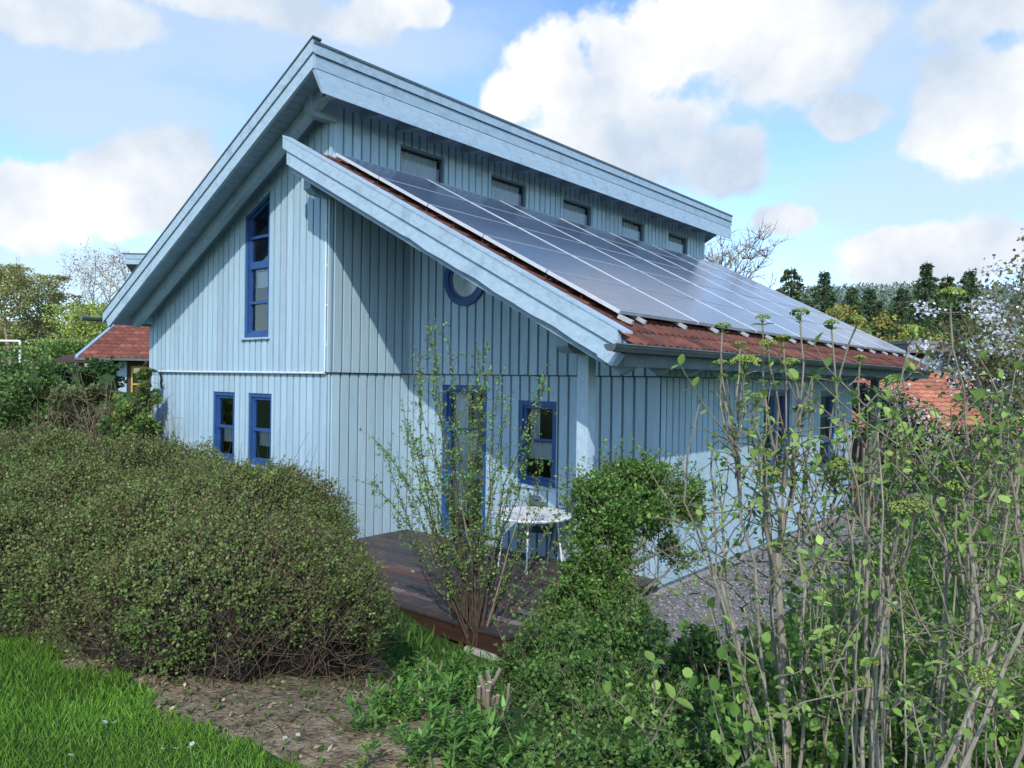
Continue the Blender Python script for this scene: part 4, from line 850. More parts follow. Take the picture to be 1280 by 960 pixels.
viburnum('leafy viburnum shrub with broad rounded leaves before the far porch post',
  [(1085, 640, 2.7, .012, 1075), (1100, 560, 2.8, .010, 1085), (1065, 600, 2.8, .009, 1060), (1130, 620, 2.8, .012, 1100), (1110, 700, 2.7, .016, 1095)],
  [(1075, 450, 2.8, .05), (1100, 510, 2.7, 0), (1055, 520, 2.6, 0), (1140, 415, 2.8, .075), (1130, 640, 2.5, .10), (1145, 632, 2.5, .07), (1080, 855, 2.4, .05), (1180, 540, 2.9, 0), (1090, 830, 2.4, .04)],
  [(1060, 960, 1050, 600, 2.8, .009), (1075, 960, 1080, 560, 2.7, .010), (1090, 960, 1100, 680, 2.6, .013), (1105, 960, 1125, 600, 2.8, .010), (1055, 960, 1035, 690, 2.9, .008), (1100, 950, 1095, 710, 2.6, .019), (1120, 960, 1190, 700, 2.9, .011), (1040, 960, 1055, 760, 2.8, .008), (1070, 960, 1075, 700, 2.5, .009), (1085, 960, 1097, 540, 2.6, .008), (1130, 960, 1110, 730, 3.0, .010)],
  [(1085, 520, 2.7, 6, 18, 16, .055), (1100, 585, 2.8, 11, 32, 22, .045), (1075, 630, 2.9, 10, 30, 30, .04), (1110, 670, 3.0, 22, 35, 35, .038), (1080, 760, 2.8, 24, 45, 50, .036), (1060, 880, 2.7, 24, 50, 45, .036), (1120, 620, 2.9, 16, 35, 30, .038), (1040, 700, 3, 14, 30, 50, .034)])
viburnum('dense viburnum thicket of grey stems with pale green heads at the right edge',
  [(1200, 600, 2.8, .013, 1160), (1240, 560, 2.9, .012, 1190), (1180, 660, 2.8, .012, 1150), (1270, 620, 2.7, .012, 1220), (1215, 700, 2.6, .016, 1180)],
  [(1187, 372, 2.8, .10), (1202, 590, 2.6, .10), (1195, 613, 2.6, .09), (1228, 850, 2.2, .075), (1225, 560, 2.8, .06), (1215, 540, 2.9, .08), (1270, 530, 2.8, .07), (1240, 500, 2.9, .05), (1160, 560, 2.9, .06), (1200, 520, 2.9, 0), (1250, 600, 2.7, 0), (1265, 570, 2.7, .06)],
  [(1110, 960, 1245, 800, 2.35, .021), (1100, 930, 1290, 760, 2.3, .018), (1140, 960, 1215, 620, 2.8, .012), (1150, 960, 1155, 620, 2.8, .010), (1170, 960, 1260, 640, 2.7, .011), (1160, 960, 1180, 700, 2.6, .010), (1190, 960, 1195, 720, 2.7, .009), (1210, 960, 1280, 690, 2.8, .011), (1230, 960, 1235, 700, 2.8, .009), (1140, 720, 1285, 560, 2.9, .016), (1250, 960, 1275, 720, 2.7, .008), (1180, 960, 1140, 660, 2.9, .009), (1220, 960, 1170, 640, 3.1, .009), (1130, 960, 1125, 740, 2.5, .008), (1270, 960, 1225, 720, 3.0, .008)],
  [(1200, 600, 2.9, 26, 45, 30, .043), (1262, 590, 2.8, 22, 30, 40, .043), (1180, 670, 3.0, 24, 50, 40, .04), (1250, 700, 2.9, 30, 40, 45, .038), (1190, 790, 2.8, 34, 55, 55, .037), (1255, 880, 2.5, 30, 40, 50, .04), (1170, 900, 2.6, 28, 50, 40, .037), (1150, 600, 3.0, 20, 40, 25, .04), (1255, 790, 2.7, 20, 35, 50, .038)])
# thicket behind them: many thin stems + green mass
def thicket(label, us, wr, n, leafn, vtop):
    b = at((us[0]+us[1])/2, 900, sum(wr)/2); b[2] = h(b[0], b[1]); e = empty('leafy_thicket', b, label, 'shrub', 'green thicket behind the viburnum'); mb = MB(); P = []; Dd = []
    for i in range(n):
        w = rng.uniform(*wr); u = rng.uniform(*us); q = at(u, 900, w); q[2] = h(q[0], q[1])-.03; t = at(u+rng.normal(0, 35), rng.uniform(*vtop), w+rng.normal(0, .15)); pts = branchy(mb, q, t, rng.uniform(.004, .007), .002, (1.3, 1.28, 1.2), 6, .04, 5)
        for k in range(leafn):
            s = rng.uniform(.25, 1)*6; j = min(int(s), 5); p = pts[j]*(1-(s-j))+pts[j+1]*(s-j); P.append(p+rng.normal(0, .05, 3))
    P = np.array(P); k = len(P); parts = [leaves(P, unit(rdir(k)+[0, 0, .1]), unit(rdir(k)*.5+[0, 0, 1]), rng.uniform(.025, .06, k), palette(k, [(.10, .19, .045), (.135, .235, .055), (.175, .275, .07), (.075, .145, .036)], .2), OVATE, 1.1)]
    arr_mesh_mixed('foliage', parts, M['leafsoft'], e); mb.build('stems', M['bark'], e)
thicket('leafy green thicket below the orange tiled roof', (1100, 1330), (3.6, 5.2), 70, 62, (545, 660))
thicket('thin brown stems with few leaves rising from grass beside the gravel', (990, 1130), (3.6, 5.0), 34, 26, (620, 760))
thicket('dark undergrowth along the lower right edge of the picture', (900, 1330), (2.9, 3.7), 60, 62, (740, 900))

# --- left middle hedges behind the big one
def mid_hedge(label, segs, cols, tw, tcol):
    p = at(segs[0][0], 560, segs[0][2]); p[2] = h(p[0], p[1]); e = empty('tall_hedge', p, label, 'hedge', 'tall loose hedge between the gardens'); parts = []; mb = MB()
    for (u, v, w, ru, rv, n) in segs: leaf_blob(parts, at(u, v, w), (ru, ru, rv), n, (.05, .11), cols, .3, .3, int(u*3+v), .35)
    for i in range(tw):
        u, v, w, ru, rv, n = segs[i % len(segs)]; q = at(u, v, w)+rng.normal(0, .5, 3)*[ru, ru, .1]; q[2] = h(q[0], q[1]); t = at(u, v, w)+rng.normal(0, .55, 3)*[ru, ru, rv]; t[2] = max(t[2], q[2]+.3); branchy(mb, q, t, .014, .004, tcol, 4, .07, 4)
        for k in range(3): s = q+(t-q)*rng.uniform(.4, 1); branchy(mb, s, s+rdir(1, .6)[0]*rng.uniform(.2, .5), .006, .003, tcol, 2, .08, 3)
    arr_mesh('foliage', *merge(parts), M['leaf'], e); mb.build('twigs', M['bark'], e)
mid_hedge('fresh green part of the tall hedge at the left edge', [(-60, 495, 15, 1.0, .88, 4800), (10, 498, 15, .8, .82, 5200), (48, 503, 15, .55, .74, 3400), (25, 560, 14.5, .9, .5, 2600)], [(.08, .15, .045), (.11, .19, .055), (.15, .22, .08)], 60, (.7, .6, .5))
mid_hedge('bare brown twiggy part of the tall hedge in the middle', [(90, 515, 14.8, .55, .68, 1700), (125, 520, 14.6, .5, .64, 1600), (75, 550, 14.5, .5, .5, 900), (150, 555, 14.2, .5, .45, 900)], [(.12, .13, .06), (.16, .14, .085), (.09, .12, .05)], 330, (1.0, .86, .75))
mid_hedge('green leafy part of the tall hedge touching the house corner', [(162, 518, 14.2, .34, .55, 2300), (184, 492, 14.4, .16, .45, 900), (150, 545, 14, .35, .4, 1000), (180, 545, 14, .28, .5, 1000)], [(.07, .13, .045), (.10, .18, .05), (.17, .20, .06)], 80, (.85, .7, .6))
low_shrub('low_shrub', 'dark green shrub beside the porch of the red roofed house', [(120, 468, 24, .8, .45, 900), (70, 474, 22, .5, .35, 700)], [(.03, .06, .02), (.05, .09, .03)], (.09, .16), 10)

# ------------------------------------------------------------------ lawn grass, daisies, leaf litter
def lawn():
    n = 150000; xs = rng.uniform(0, 1, n); pl = [p[:2] for p in lawn_edge]; 
    v = rng.uniform(-4.6, .25, n); w = 2.6+3.4*rng.random(n)**1.25; X = CAM[0]+FH[0]*w+RH[0]*v; Y = CAM[1]+FH[1]*w+RH[1]*v
    q = np.stack([X, Y, X*0], -1); ins = inpoly(X+.05*noise3(q, 6, 11)+.03*noise3(q, 15, 2), Y+.05*noise3(q, 9, 4)+.03*noise3(q, 17, 3), [p[:2] for p in lawn_edge]+[loc(-.4, 1.5)[:2], loc(-7, 1.5)[:2]])
    X, Y = X[ins], Y[ins]; k = len(X); P = np.stack([X, Y, terrain(X, Y)-.004], -1)
    T = np.array([(-.05, 0, 0), (.05, 0, 0), (.035, .55, .04), (-.035, .55, .04), (0, 1, .22)]); Fq = np.array([(0, 1, 2), (0, 2, 3), (3, 2, 4)])
    c = palette(k, [(.085, .19, .022), (.12, .235, .032), (.065, .155, .022), (.15, .255, .05)], .18); pt = np.clip(noise3(P, 2.2, 61)*1.2, -.4, .8)[:, None]; c = c*(1+.35*pt)
    tall = 1+.5*np.clip(noise3(P, 1.4, 17), -.5, 1)
    V, Fa, Cc = leaves(P, unit(rdir(k)*[.55, .55, .0]+[0, 0, .8]), rdir(k)*[1, 1, .1], rng.uniform(.028, .066, k)*tall, c, (T, Fq), 1.0)
    o = arr_mesh('lawn_grass', V, Fa, Cc, M['grass']); tag(o, 'short bright green lawn grass in the lower left corner', 'grass', kind='stuff')
    n = 26000; X = rng.uniform(3.0, 10.5, n); Y = rng.uniform(-3.5, 7, n); q = np.stack([X, Y, X*0], -1)
    ok = ~inpoly(X, Y, soil_poly) & ~((X < 4.9) & (Y > -1.5)) & ~((X < 6.2) & (Y > -.6)); w = (X-CAM[0])*FH[0]+(Y-CAM[1])*FH[1]; v = (X-CAM[0])*RH[0]+(Y-CAM[1])*RH[1]; ok &= (w > 3.2) & (v > -2.2) & (noise3(q, 1.1, 9) > -.55)
    X, Y = X[ok], Y[ok]; k = len(X); P = np.stack([X, Y, terrain(X, Y)-.005], -1)
    V, Fa, Cc = leaves(P, unit(rdir(k)*[.55, .55, .0]+[0, 0, .8]), rdir(k)*[1, 1, .1], rng.uniform(.08, .2, k), palette(k, [(.05, .12, .025), (.075, .16, .03), (.10, .17, .05)], .2), (T, Fq), 1.1)
    o = arr_mesh('meadow_grass', V, Fa, Cc, M['grass']); tag(o, 'longer rough grass between the shrubs, the deck and the gravel', 'grass', kind='stuff')
    # litter on the soil
    n = 9000; v = rng.uniform(-4.6, .6, n); w = rng.uniform(3.0, 6.6, n); X = CAM[0]+FH[0]*w+RH[0]*v; Y = CAM[1]+FH[1]*w+RH[1]*v; ok = inpoly(X, Y, soil_poly); X, Y = X[ok], Y[ok]; k = len(X)
    P = np.stack([X, Y, terrain(X, Y)+.006], -1); V, Fa, Cc = leaves(P, unit(rdir(k)*[1, 1, .2]), unit(rdir(k)*.35+[0, 0, 1]), rng.uniform(.015, .05, k), palette(k, [(.24, .17, .10), (.33, .25, .16), (.12, .085, .05), (.40, .33, .23)], .25), DIAMOND, .8)
    k2 = 1600; i = rng.integers(0, k, k2); tw = leaves(P[i]+[0, 0, .006], unit(rdir(k2)*[1, 1, .1]), np.tile([0, 0, 1.], (k2, 1)), rng.uniform(.06, .22, k2), palette(k2, [(.22, .17, .12), (.12, .09, .065)], .2), DIAMOND, .06)
    i = rng.integers(0, k, 2600); gw = leaves(P[i], unit(rdir(2600)*[.8, .8, 0]+[0, 0, .6]), rdir(2600), rng.uniform(.02, .05, 2600), palette(2600, [(.06, .11, .025), (.09, .13, .04)], .2), DIAMOND, .7)
    o = arr_mesh('leaf_litter', *merge([(V, Fa, Cc), tw, gw]), M['leafsoft']); tag(o, 'dry leaf litter and twigs on the bare soil below the hedge', 'leaf litter', kind='stuff')
lawn()
def daisies():
    mb = MB()
    for i in range(12):
        a = 2*math.pi*i/12; b = a+.42; mb.poly([(0, 0, .001), (.016*math.cos(a), .016*math.sin(a), .004), (.016*math.cos(b), .016*math.sin(b), .004)], (.8, .8, .78))
    mb.tube([(0, 0, .0), (0, 0, .007)], [.006, .004], 8, (.6, .45, .05)); mb.tube([(0, 0, -.06), (0, 0, 0)], .0015, 4, (.08, .15, .03)); base = mb.build('daisy', M['petal'])
    pts = [(131, 918), (143, 918), (219, 952), (236, 953), (240, 948), (203, 955), (88, 962), (110, 770), (168, 829), (488, 803), (512, 812), (356, 938), (372, 934)]
    for i, (u, v) in enumerate(pts):
        o = base if i == 0 else base.copy()
        if i: C.objects.link(o)
        p = ground_px(u, v); o.location = Vector(p)+Vector((0, 0, .05)); o.rotation_euler = (rng.normal(0, .3), rng.normal(0, .3), rng.uniform(0, 6)); o.scale = (.7,)*3
        tag(o, 'small white daisy flower in the grass', 'flower', 'white daisies in the grass')
daisies()

# ------------------------------------------------------------------ trees
def conifer(base, H, R, n, label, cols=((.016, .032, .016), (.028, .048, .022), (.04, .06, .026)), name='spruce_tree', group='dark spruces behind the houses', tip=1.0, seed=0):
    base = np.asarray(base, float); e = empty(name, base, label, 'tree', group); mb = MB(); mb.tube([base-[0, 0, .3], base+[0, 0, H*.6], base+[0, 0, H]], [R*.09, R*.05, .02], 7, (.2, .17, .14)); P = []; Dd = []
    tiers = int(H/.55); 
    for i in range(tiers):
        z = H*(.08+.92*i/tiers); rr = R*(1-(z/H)**tip)*(.85+.3*rng.random())+.10; nb = int(7+rr*2.2)
        for j in range(nb):
            a = rng.uniform(0, 6.283); l = rr*rng.uniform(.65, 1.12); m = max(2, int(n/(tiers*nb)))
            t = rng.random(m)**.6; q = np.stack([np.cos(a)*l*t, np.sin(a)*l*t, z+.12*l*np.sin(t*2.2)-.38*l*t*t+rng.normal(0, .06, m)], -1)
            P.append(base+q+rng.normal(0, .07, (m, 3))); Dd.append(np.stack([np.full(m, np.cos(a)), np.full(m, np.sin(a)), rng.uniform(-.5, .25, m)], -1)+rng.normal(0, .45, (m, 3)))
    P = np.concatenate(P); Dd = unit(np.concatenate(Dd)); k = len(P); c = palette(k, cols, .22)
    V, Fa, Cc = leaves(P, Dd, unit(rdir(k)*.8+[0, 0, .7]), rng.uniform(.14, .36, k)*max(.6, H/13), c, DIAMOND, .75); arr_mesh('crown', V, Fa, Cc, M['needle'], e); mb.build('trunk', M['bark'], e); return e
def broadleaf(base, H, R, label, leafn=1800, lsize=(.15, .32), cols=((.13, .15, .04), (.17, .17, .05), (.09, .11, .035)), bark=(1, .95, .9), name='broadleaf_tree', group=None, trunk_r=.14, limbs=7, low=.3, twig=3, nobs=1.0, cat='tree', leafm='leafsoft', trunkn=1, rise=1.0):
    base = np.asarray(base, float); e = empty(name, base, label, cat, group); mb = MB(); tips = []
    for tnk in range(trunkn):
        b = base+np.array([rng.normal(0, .25), rng.normal(0, .25), -.1])*(trunkn > 1); topp = base+np.array([rng.normal(0, R*.25), rng.normal(0, R*.25), H*.93]); tr = branchy(mb, b, topp, trunk_r, trunk_r*.12, bark, 9, .02, 7)
        for i in range(limbs):
            s = low+(1-low)*(i+rng.random())/limbs*.95; q = s*9; j = min(int(q), 8); p = tr[j]*(1-(q-j))+tr[j+1]*(q-j); a = i*2.4+rng.uniform(-.5, .5); env = math.sin(math.pi*min(1, max(.08, (s-low*.6)/(1.06-low*.6))))**.6
            l = R*env*rng.uniform(.75, 1.1); t = p+np.array([math.cos(a)*l, math.sin(a)*l, l*rng.uniform(.35, .9)*rise]); t[2] = min(t[2], base[2]+H*1.0); lp = branchy(mb, p, t, trunk_r*.42*(1-s*.6), .012, bark, 5, .05, 5)
            for m in range(1, 6):
                for k in range(twig):
                    d = unit((unit((lp[m]-p)[None])[0]*.5+rdir(1, .55)[0])[None])[0]; tl = R*rng.uniform(.16, .42); tp = lp[m]+d*tl; tw = branchy(mb, lp[m], tp, .016, .005, bark, 3, .06, 3); tips += [tp, tw[1], tw[2]]
                    for _ in range(2):
                        d2 = unit((d*.7+rdir(1, .4)[0]*.8)[None])[0]; t2 = tw[2]+d2*tl*rng.uniform(.4, .8); branchy(mb, tw[2], t2, .008, .003, bark, 2, .06, 3); tips += [t2, (t2+tw[2])/2]
    if leafn:
        tips = np.array(tips); P = tips[rng.integers(0, len(tips), leafn)]+rng.normal(0, R*.075, (leafn, 3)); P[:, 2] = np.minimum(P[:, 2], base[2]+H*1.02)
        V, Fa, Cc = leaves(P, rdir(leafn, -.1), rdir(leafn, .7), rng.uniform(*lsize, leafn), palette(leafn, cols, .22), DIAMOND, 1.25); arr_mesh('crown', V, Fa, Cc, M[leafm], e)
    mb.build('trunk' if leafn else 'branches', M['bark'], e, smooth=False); return e
def at_ground(u, w):
    p = at(u, 470, w); p[2] = h(p[0], p[1]); return p
def tree_to(u, vtop, w): b = at_ground(u, w); return b, at(u, vtop, w)[2]-b[2]
OLIVE = ((.20, .225, .075), (.26, .255, .10), (.16, .18, .07), (.23, .20, .11)); FRESH = ((.22, .28, .06), (.28, .32, .08), (.17, .23, .06)); GREENS = ((.12, .20, .06), (.16, .25, .07), (.20, .27, .09))
for u, vt, w, R, nl, cols, lab in ((-25, 335, 62, 3.6, 2600, OLIVE, 'olive budding tree at the far left edge'), (14, 338, 60, 3.0, 2400, OLIVE, 'olive budding tree above the goal frame'), (45, 350, 64, 3.0, 2300, OLIVE, 'olive budding tree just right of the goal'), (72, 372, 66, 2.6, 1900, OLIVE, 'lower olive tree left of the sky gap'),
        (100, 385, 60, 2.6, 1900, FRESH, 'yellow green young tree in the sky gap'), (88, 428, 52, 2.2, 1500, GREENS, 'short green tree behind the porch roof'), (122, 400, 56, 2.2, 1500, FRESH, 'yellow green tree before the tall birch'), (58, 436, 54, 1.8, 1000, GREENS, 'short green tree right of the goal'), (5, 408, 74, 2.6, 1300, GREENS, 'low green tree far behind the goal'), (35, 405, 76, 2.6, 1300, OLIVE, 'low olive tree in the second row right of the goal'), (66, 410, 74, 2.6, 1300, GREENS, 'low green tree in the second row below the sky gap'), (96, 415, 72, 2.4, 1200, GREENS, 'low green tree in the second row above the porch roof'), (128, 420, 72, 2.4, 1200, OLIVE, 'low olive tree in the second row above the red tiles'), (160, 385, 60, 2.5, 1300, FRESH, 'yellow green tree behind the red tiled roof'), (14, 418, 62, 2.2, 1100, GREENS, 'short green tree behind the goal frame')):
    b, H = tree_to(u, vt, w); broadleaf(b, H, R, lab, int(nl*2.4), (.11, .24), tuple(tuple(1.25*q for q in c) for c in cols), (1.5, 1.4, 1.25), group='trees behind the left hedge', trunk_r=.16, limbs=14, low=.18, twig=2, rise=1.2)
for u, vt, w, R, lab in ((108, 322, 66, 2.6, 'tall pale birch with bare twigs against the sky'), (133, 314, 68, 3.0, 'tallest bare birch left of the neighbour gable'), (156, 322, 70, 2.4, 'bare birch partly behind the blue barge board')):
    b, H = tree_to(u, vt, w); broadleaf(b, H, R, lab, 420, (.10, .20), ((.16, .15, .07), (.20, .17, .09)), (2.1, 2.0, 1.85), 'birch_tree', 'bare birches', .15, 14, .35, 3, rise=1.5)
# bare tree behind the clerestory end
b, H = tree_to(918, 312, 30); broadleaf(b, H, 2.0, 'bare leafless tree rising behind the end of the solar roof', 0, bark=(1.25, 1.15, 1.1), name='bare_tree', trunk_r=.13, limbs=26, low=.38, twig=6, rise=1.8)
# conifers right
for u, vt, w, R, lab in ((987, 333, 70, 2.2, 'round topped dark pine nearest to the solar roof'), (1028, 337, 68, 2.2, 'pointed dark spruce second from the solar roof'), (1064, 356, 66, 2.4, 'broad dark spruce third from the solar roof'), (1085, 358, 74, 2.2, 'slim spruce left of the broad thicket'), (1124, 356, 62, 3.2, 'wide dark spruce left of the tallest one'), (1156, 326, 66, 2.6, 'tallest pointed spruce on the right'), (1182, 342, 68, 2.3, 'brownish green spruce right of the tallest one'), (1209, 335, 66, 2.2, 'pointed spruce above the white blossom'), (1145, 372, 58, 2.6, 'low spruce in front of the tallest one'), (1100, 372, 60, 2.4, 'low dark spruce above the solar roof end'), (1010, 372, 64, 1.9, 'small dark spruce hidden low between two taller ones'), (1240, 372, 72, 2.6, 'dark spruce behind the white blossom at right')):
    b, H = tree_to(u, vt, w); rnd = u in (987,)
    conifer(b, H, R*(1.6 if u == 987 else 2.3), 11000, lab, ((.06, .085, .035), (.085, .11, .045), (.11, .12, .06)) if u in (987, 1182) else ((.045, .08, .043), (.066, .108, .055), (.095, .135, .066)), tip=2.6 if rnd else 1.0)
for u, vt, w, R, cols, lab in ((1086, 385, 50, 2.2, ((.16, .15, .03), (.20, .17, .04)), 'yellow green bush between the spruces'), (1150, 412, 46, 2.0, ((.14, .17, .03), (.18, .19, .04)), 'yellow green bush above the brown flat roof'), (1050, 405, 52, 2.2, GREENS, 'green bush behind the solar roof edge'), (1120, 418, 48, 1.8, ((.15, .13, .04), (.12, .12, .035)), 'brownish bush behind the brown building'), (1240, 400, 50, 2.6, ((.16, .10, .05), (.13, .12, .04)), 'russet leaved tree behind the white blossom')):
    b, H = tree_to(u, vt, w); broadleaf(b, H, R, lab, 2200, (.14, .30), tuple(tuple(1.55*q for q in c) for c in cols), (.9, .8, .7), group='bushes below the spruces', trunk_r=.12, limbs=10, low=.12, twig=2)
# white blossom tree at the right edge
def blossom():
    b, H = tree_to(1262, 300, 13); e = empty('blossom_tree', b, 'spreading tree covered in white blossom clusters at the right edge', 'tree'); mb = MB(); parts = []
    limbs = [(1245, 372, 12.6), (1200, 390, 12.4), (1180, 440, 12.2), (1280, 330, 12.8), (1300, 300, 13), (1225, 430, 12.3), (1260, 420, 12.3), (1285, 450, 12.4), (1262, 490, 12.2), (1270, 380, 12.8), (1310, 380, 12.9), (1190, 410, 12.5), (1225, 385, 12.6), (1275, 490, 12.2), (1320, 430, 12.6), (1260, 455, 12)]
    tr = branchy(mb, b, b+[0, 0, H*.45], .13, .09, (1, .9, .85), 5, .03, 7); P = []
    for u, v, w in limbs:
        t = at(u, v, w+rng.normal(0, .3)); s = tr[int(rng.integers(2, 6))]; lp = branchy(mb, s, t, .05, .008, (1, .9, .85), 7, .06, 5)
        for k in range(3, 8):
            for _ in range(5): q = lp[k]+rdir(1, .15)[0]*rng.uniform(.15, .55); branchy(mb, lp[k], q, .008, .003, (1, .9, .85), 3, .06, 3); P.append(q)
    P = np.array(P); k = 3600; i = rng.integers(0, len(P), k); Q = P[i]+rng.normal(0, .12, (k, 3)); parts.append(leaves(Q, rdir(k), rdir(k, .5), rng.uniform(.06, .12, k), palette(k, [(.10, .12, .04), (.15, .13, .06), (.12, .16, .06)], .2), DIAMOND, 1.0))
    arr_mesh('crown', *merge(parts), M['leafsoft'], e)
    cl = P[rng.random(len(P)) < .25]; n = 60; Q = (cl[:, None, :]+rng.normal(0, .10, (len(cl), n, 3))*[1.2, 1.2, .6]).reshape(-1, 3); m = len(Q)
    V, Fa, Cc = leaves(Q, rdir(m, .3), rdir(m, 1.2), rng.uniform(.035, .075, m), palette(m, [(.78, .80, .82), (.70, .73, .75), (.85, .85, .83)], .06), DIAMOND, 1.6); arr_mesh('blossom', V, Fa, Cc, M['petal'], e); mb.build('trunk', M['bark'], e)
blossom()

# ------------------------------------------------------------------ far hill with woods
def hill():
    n = 90; us = np.linspace(-900, 2200, n); ds = np.linspace(170, 900, 26); V = []
    for d in ds:
        t = (d-170)/730
        for u in us:
            top = np.interp(u, [-900, 0, 200, 800, 980, 1130, 1280, 2200], [25, 30, 30, 40, 104, 112, 112, 80])
            z = 2.5+d*(-6+(top+6)*sstep(0, .8, t))/F*1.0; p = at(u, 470, d); V.append((p[0], p[1], z))
    idx = np.arange(len(ds)*n).reshape(len(ds), n); Fq = np.stack([idx[:-1, :-1], idx[1:, :-1], idx[1:, 1:], idx[:-1, 1:]], -1).reshape(-1, 4)
    V = np.array(V); V[:, 2] += 3*noise3(V, .02, 5)
    m = noisy('wooded_hill', (.09, .135, .075), (.15, .19, .11), .02, (1, 1, 1), .95, .0, .1, c3=(.19, .20, .11), scale2=.012)
    o = arr_mesh('wooded_hill', V, Fq, np.ones((len(Fq), 3)), m, smooth=True); o['kind'] = 'structure'
    # far trees on it, one mass
    P = []; 
    k = 2600; u = rng.uniform(930, 1330, k); r = rng.random(k); d = 170+730*(.25+.6*r**.7); t = (d-170)/730; top = np.interp(u, [-900, 0, 200, 800, 980, 1130, 1280, 2200], [25, 30, 30, 40, 104, 112, 112, 80]); z = 2.5+d*(-6+(top+6)*sstep(0, .8, t))/F
    parts = []; base = np.array([at(a, 470, b) for a, b in zip(u, d)]); base[:, 2] = z
    hh = rng.uniform(6, 13, k)
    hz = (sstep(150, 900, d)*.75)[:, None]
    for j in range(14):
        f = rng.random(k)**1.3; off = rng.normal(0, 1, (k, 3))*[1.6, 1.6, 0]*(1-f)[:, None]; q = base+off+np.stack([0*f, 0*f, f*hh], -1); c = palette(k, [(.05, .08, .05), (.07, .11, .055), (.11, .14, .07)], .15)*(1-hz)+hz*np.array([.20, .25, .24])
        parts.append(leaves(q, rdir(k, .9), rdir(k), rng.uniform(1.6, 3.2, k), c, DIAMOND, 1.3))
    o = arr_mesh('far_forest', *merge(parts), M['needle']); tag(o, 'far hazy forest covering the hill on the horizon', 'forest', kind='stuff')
hill()

# ------------------------------------------------------------------ neighbouring buildings
def frame_box(mb, O, a, b, c, d, z0, z1, col=(1, 1, 1), mi=0, R_=RH, F_=FH):
    p = lambda x, y, z: O+R_*x+F_*y+np.array([0, 0, z])
    mb.hexa([p(a, c, z0), p(b, c, z0), p(b, d, z0), p(a, d, z0), p(a, c, z1), p(b, c, z1), p(b, d, z1), p(a, d, z1)], col, mi)
def left_house():
    O = at(98, 447, 34); ez = O[2]; O = np.array([O[0], O[1], 0]); g = h(O[0], O[1])
    e = empty('neighbour_house', [O[0], O[1], g], 'brown boarded house with red tiled roof behind the left corner of the blue house', 'house')
    def xf(V): return O[None]+V[:, 1:2]*RH[None]+V[:, 0:1]*FH[None]*-1+V[:, 2:3]*np.array([[0, 0, 1]])
    mb = MB(); p = lambda x, y, z: O+RH*x+FH*y+np.array([0, 0, z])
    mb.hexa([p(0, -.0, ez-.12), p(13, 0, ez-.12), p(13, 5.2, ez+5.2*S-.12), p(0, 5.2, ez+5.2*S-.12), p(0, 0, ez-.02), p(13, 0, ez-.02), p(13, 5.2, ez+5.2*S-.02), p(0, 5.2, ez+5.2*S-.02)])
    rf = mb.build('roof', M['darkwood'], e)
    tile_roof('roof_tiles', -5.2, ez+5.2*S+.03, 0.05, ez+.03, .05, 13, M['tileleft'], .36, .32, .03, .035, rf, xf=xf)
    mb = MB(); mb.hexa([p(-.10, -.1, ez-.05), p(.06, -.1, ez-.05), p(.06, 5.2, ez+5.2*S-.02), p(-.10, 5.2, ez+5.2*S-.02), p(-.10, -.1, ez+.10), p(.06, -.1, ez+.10), p(.06, 5.2, ez+5.2*S+.14), p(-.10, 5.2, ez+5.2*S+.14)], (.75, .8, .85)); mb.build('barge_board', M['trim'], rf)
    mb = MB(); frame_box(mb, O, -.1, 13, -.16, -.05, ez-.10, ez+.0); mb.build('gutter', M['zinc'], e)
    mb = MB(); frame_box(mb, O, 1.35, 13, .9, 9.5, g-.3, ez+.35); mb.build('wall', M['darkwood'], e)
    mb = MB(); frame_box(mb, O, 1.3, 12, 4.9, 5.1, ez+2.4, 7.6); mb.build('wall', M['darkwood'], e)
    q = at(157, 318, 38.5); z1 = q[2]; x0 = float((q-O) @ RH)
    mb = MB(); frame_box(mb, O, x0, x0+12, 4.4, 4.5, z1-.24, z1, (.8, .83, .85)); frame_box(mb, O, x0+.03, x0+12, 4.43, 4.53, z1-.50, z1-.245, (.86, .88, .9)); frame_box(mb, O, x0-.1, x0+12, 4.36, 4.6, z1+.002, z1+.05, (.3, .3, .3))
    mb.hexa([p(x0+.05, 4.45, z1-.52), p(x0+12, 4.45, z1-.52), p(x0+12, 10, z1-3.6), p(x0+.05, 10, z1-3.6), p(x0+.05, 4.45, z1-.06), p(x0+12, 4.45, z1-.06), p(x0+12, 10, z1-3.1), p(x0+.05, 10, z1-3.1)], (.35, .35, .35)); mb.build('fascia_board', M['trim'], e)
    mb = MB(); frame_box(mb, O, -1.0, 1.2, -.12, 3.5, ez-.22, ez-.08); mb.hexa([p(-1.0, -.1, ez-.079), p(.02, -.1, ez-.079), p(.02, 3.5, ez-.079), p(-1.0, 3.5, ez-.079), p(-.9, .6, ez+.10), p(.0, .6, ez+.35), p(.0, 3.5, ez+.35), p(-.9, 3.5, ez+.10)], (1.5, 1.1, 1.0)); mb.build('porch_roof', M['darkwood'], e)
    mb = MB(); frame_box(mb, O, -.05, .1, .1, .25, g-.3, ez-.22); mb.build('post', M['darkwood'], e)
    mb = MB(); frame_box(mb, O, 1.36, 1.75, .82, .9, g-.3, ez-.05, (.9, .9, .9)); mb.build('corner_board', M['trim'], e)
    mb = MB(); 
    for a, b, c, d2 in ((1.95, 2.02, ez-2.0, ez-.35), (2.6, 2.67, ez-2.0, ez-.35), (2.03, 2.59, ez-.42, ez-.35), (2.03, 2.59, ez-1.2, ez-1.13)): frame_box(mb, O, a, b, .83, .89, c, d2)
    w = mb.build('window', M['yellow'], e); mb = MB(); frame_box(mb, O, 2.03, 2.59, .86, .895, ez-1.12, ez-.43); mb.build('pane', M['glass'], w)
left_house()
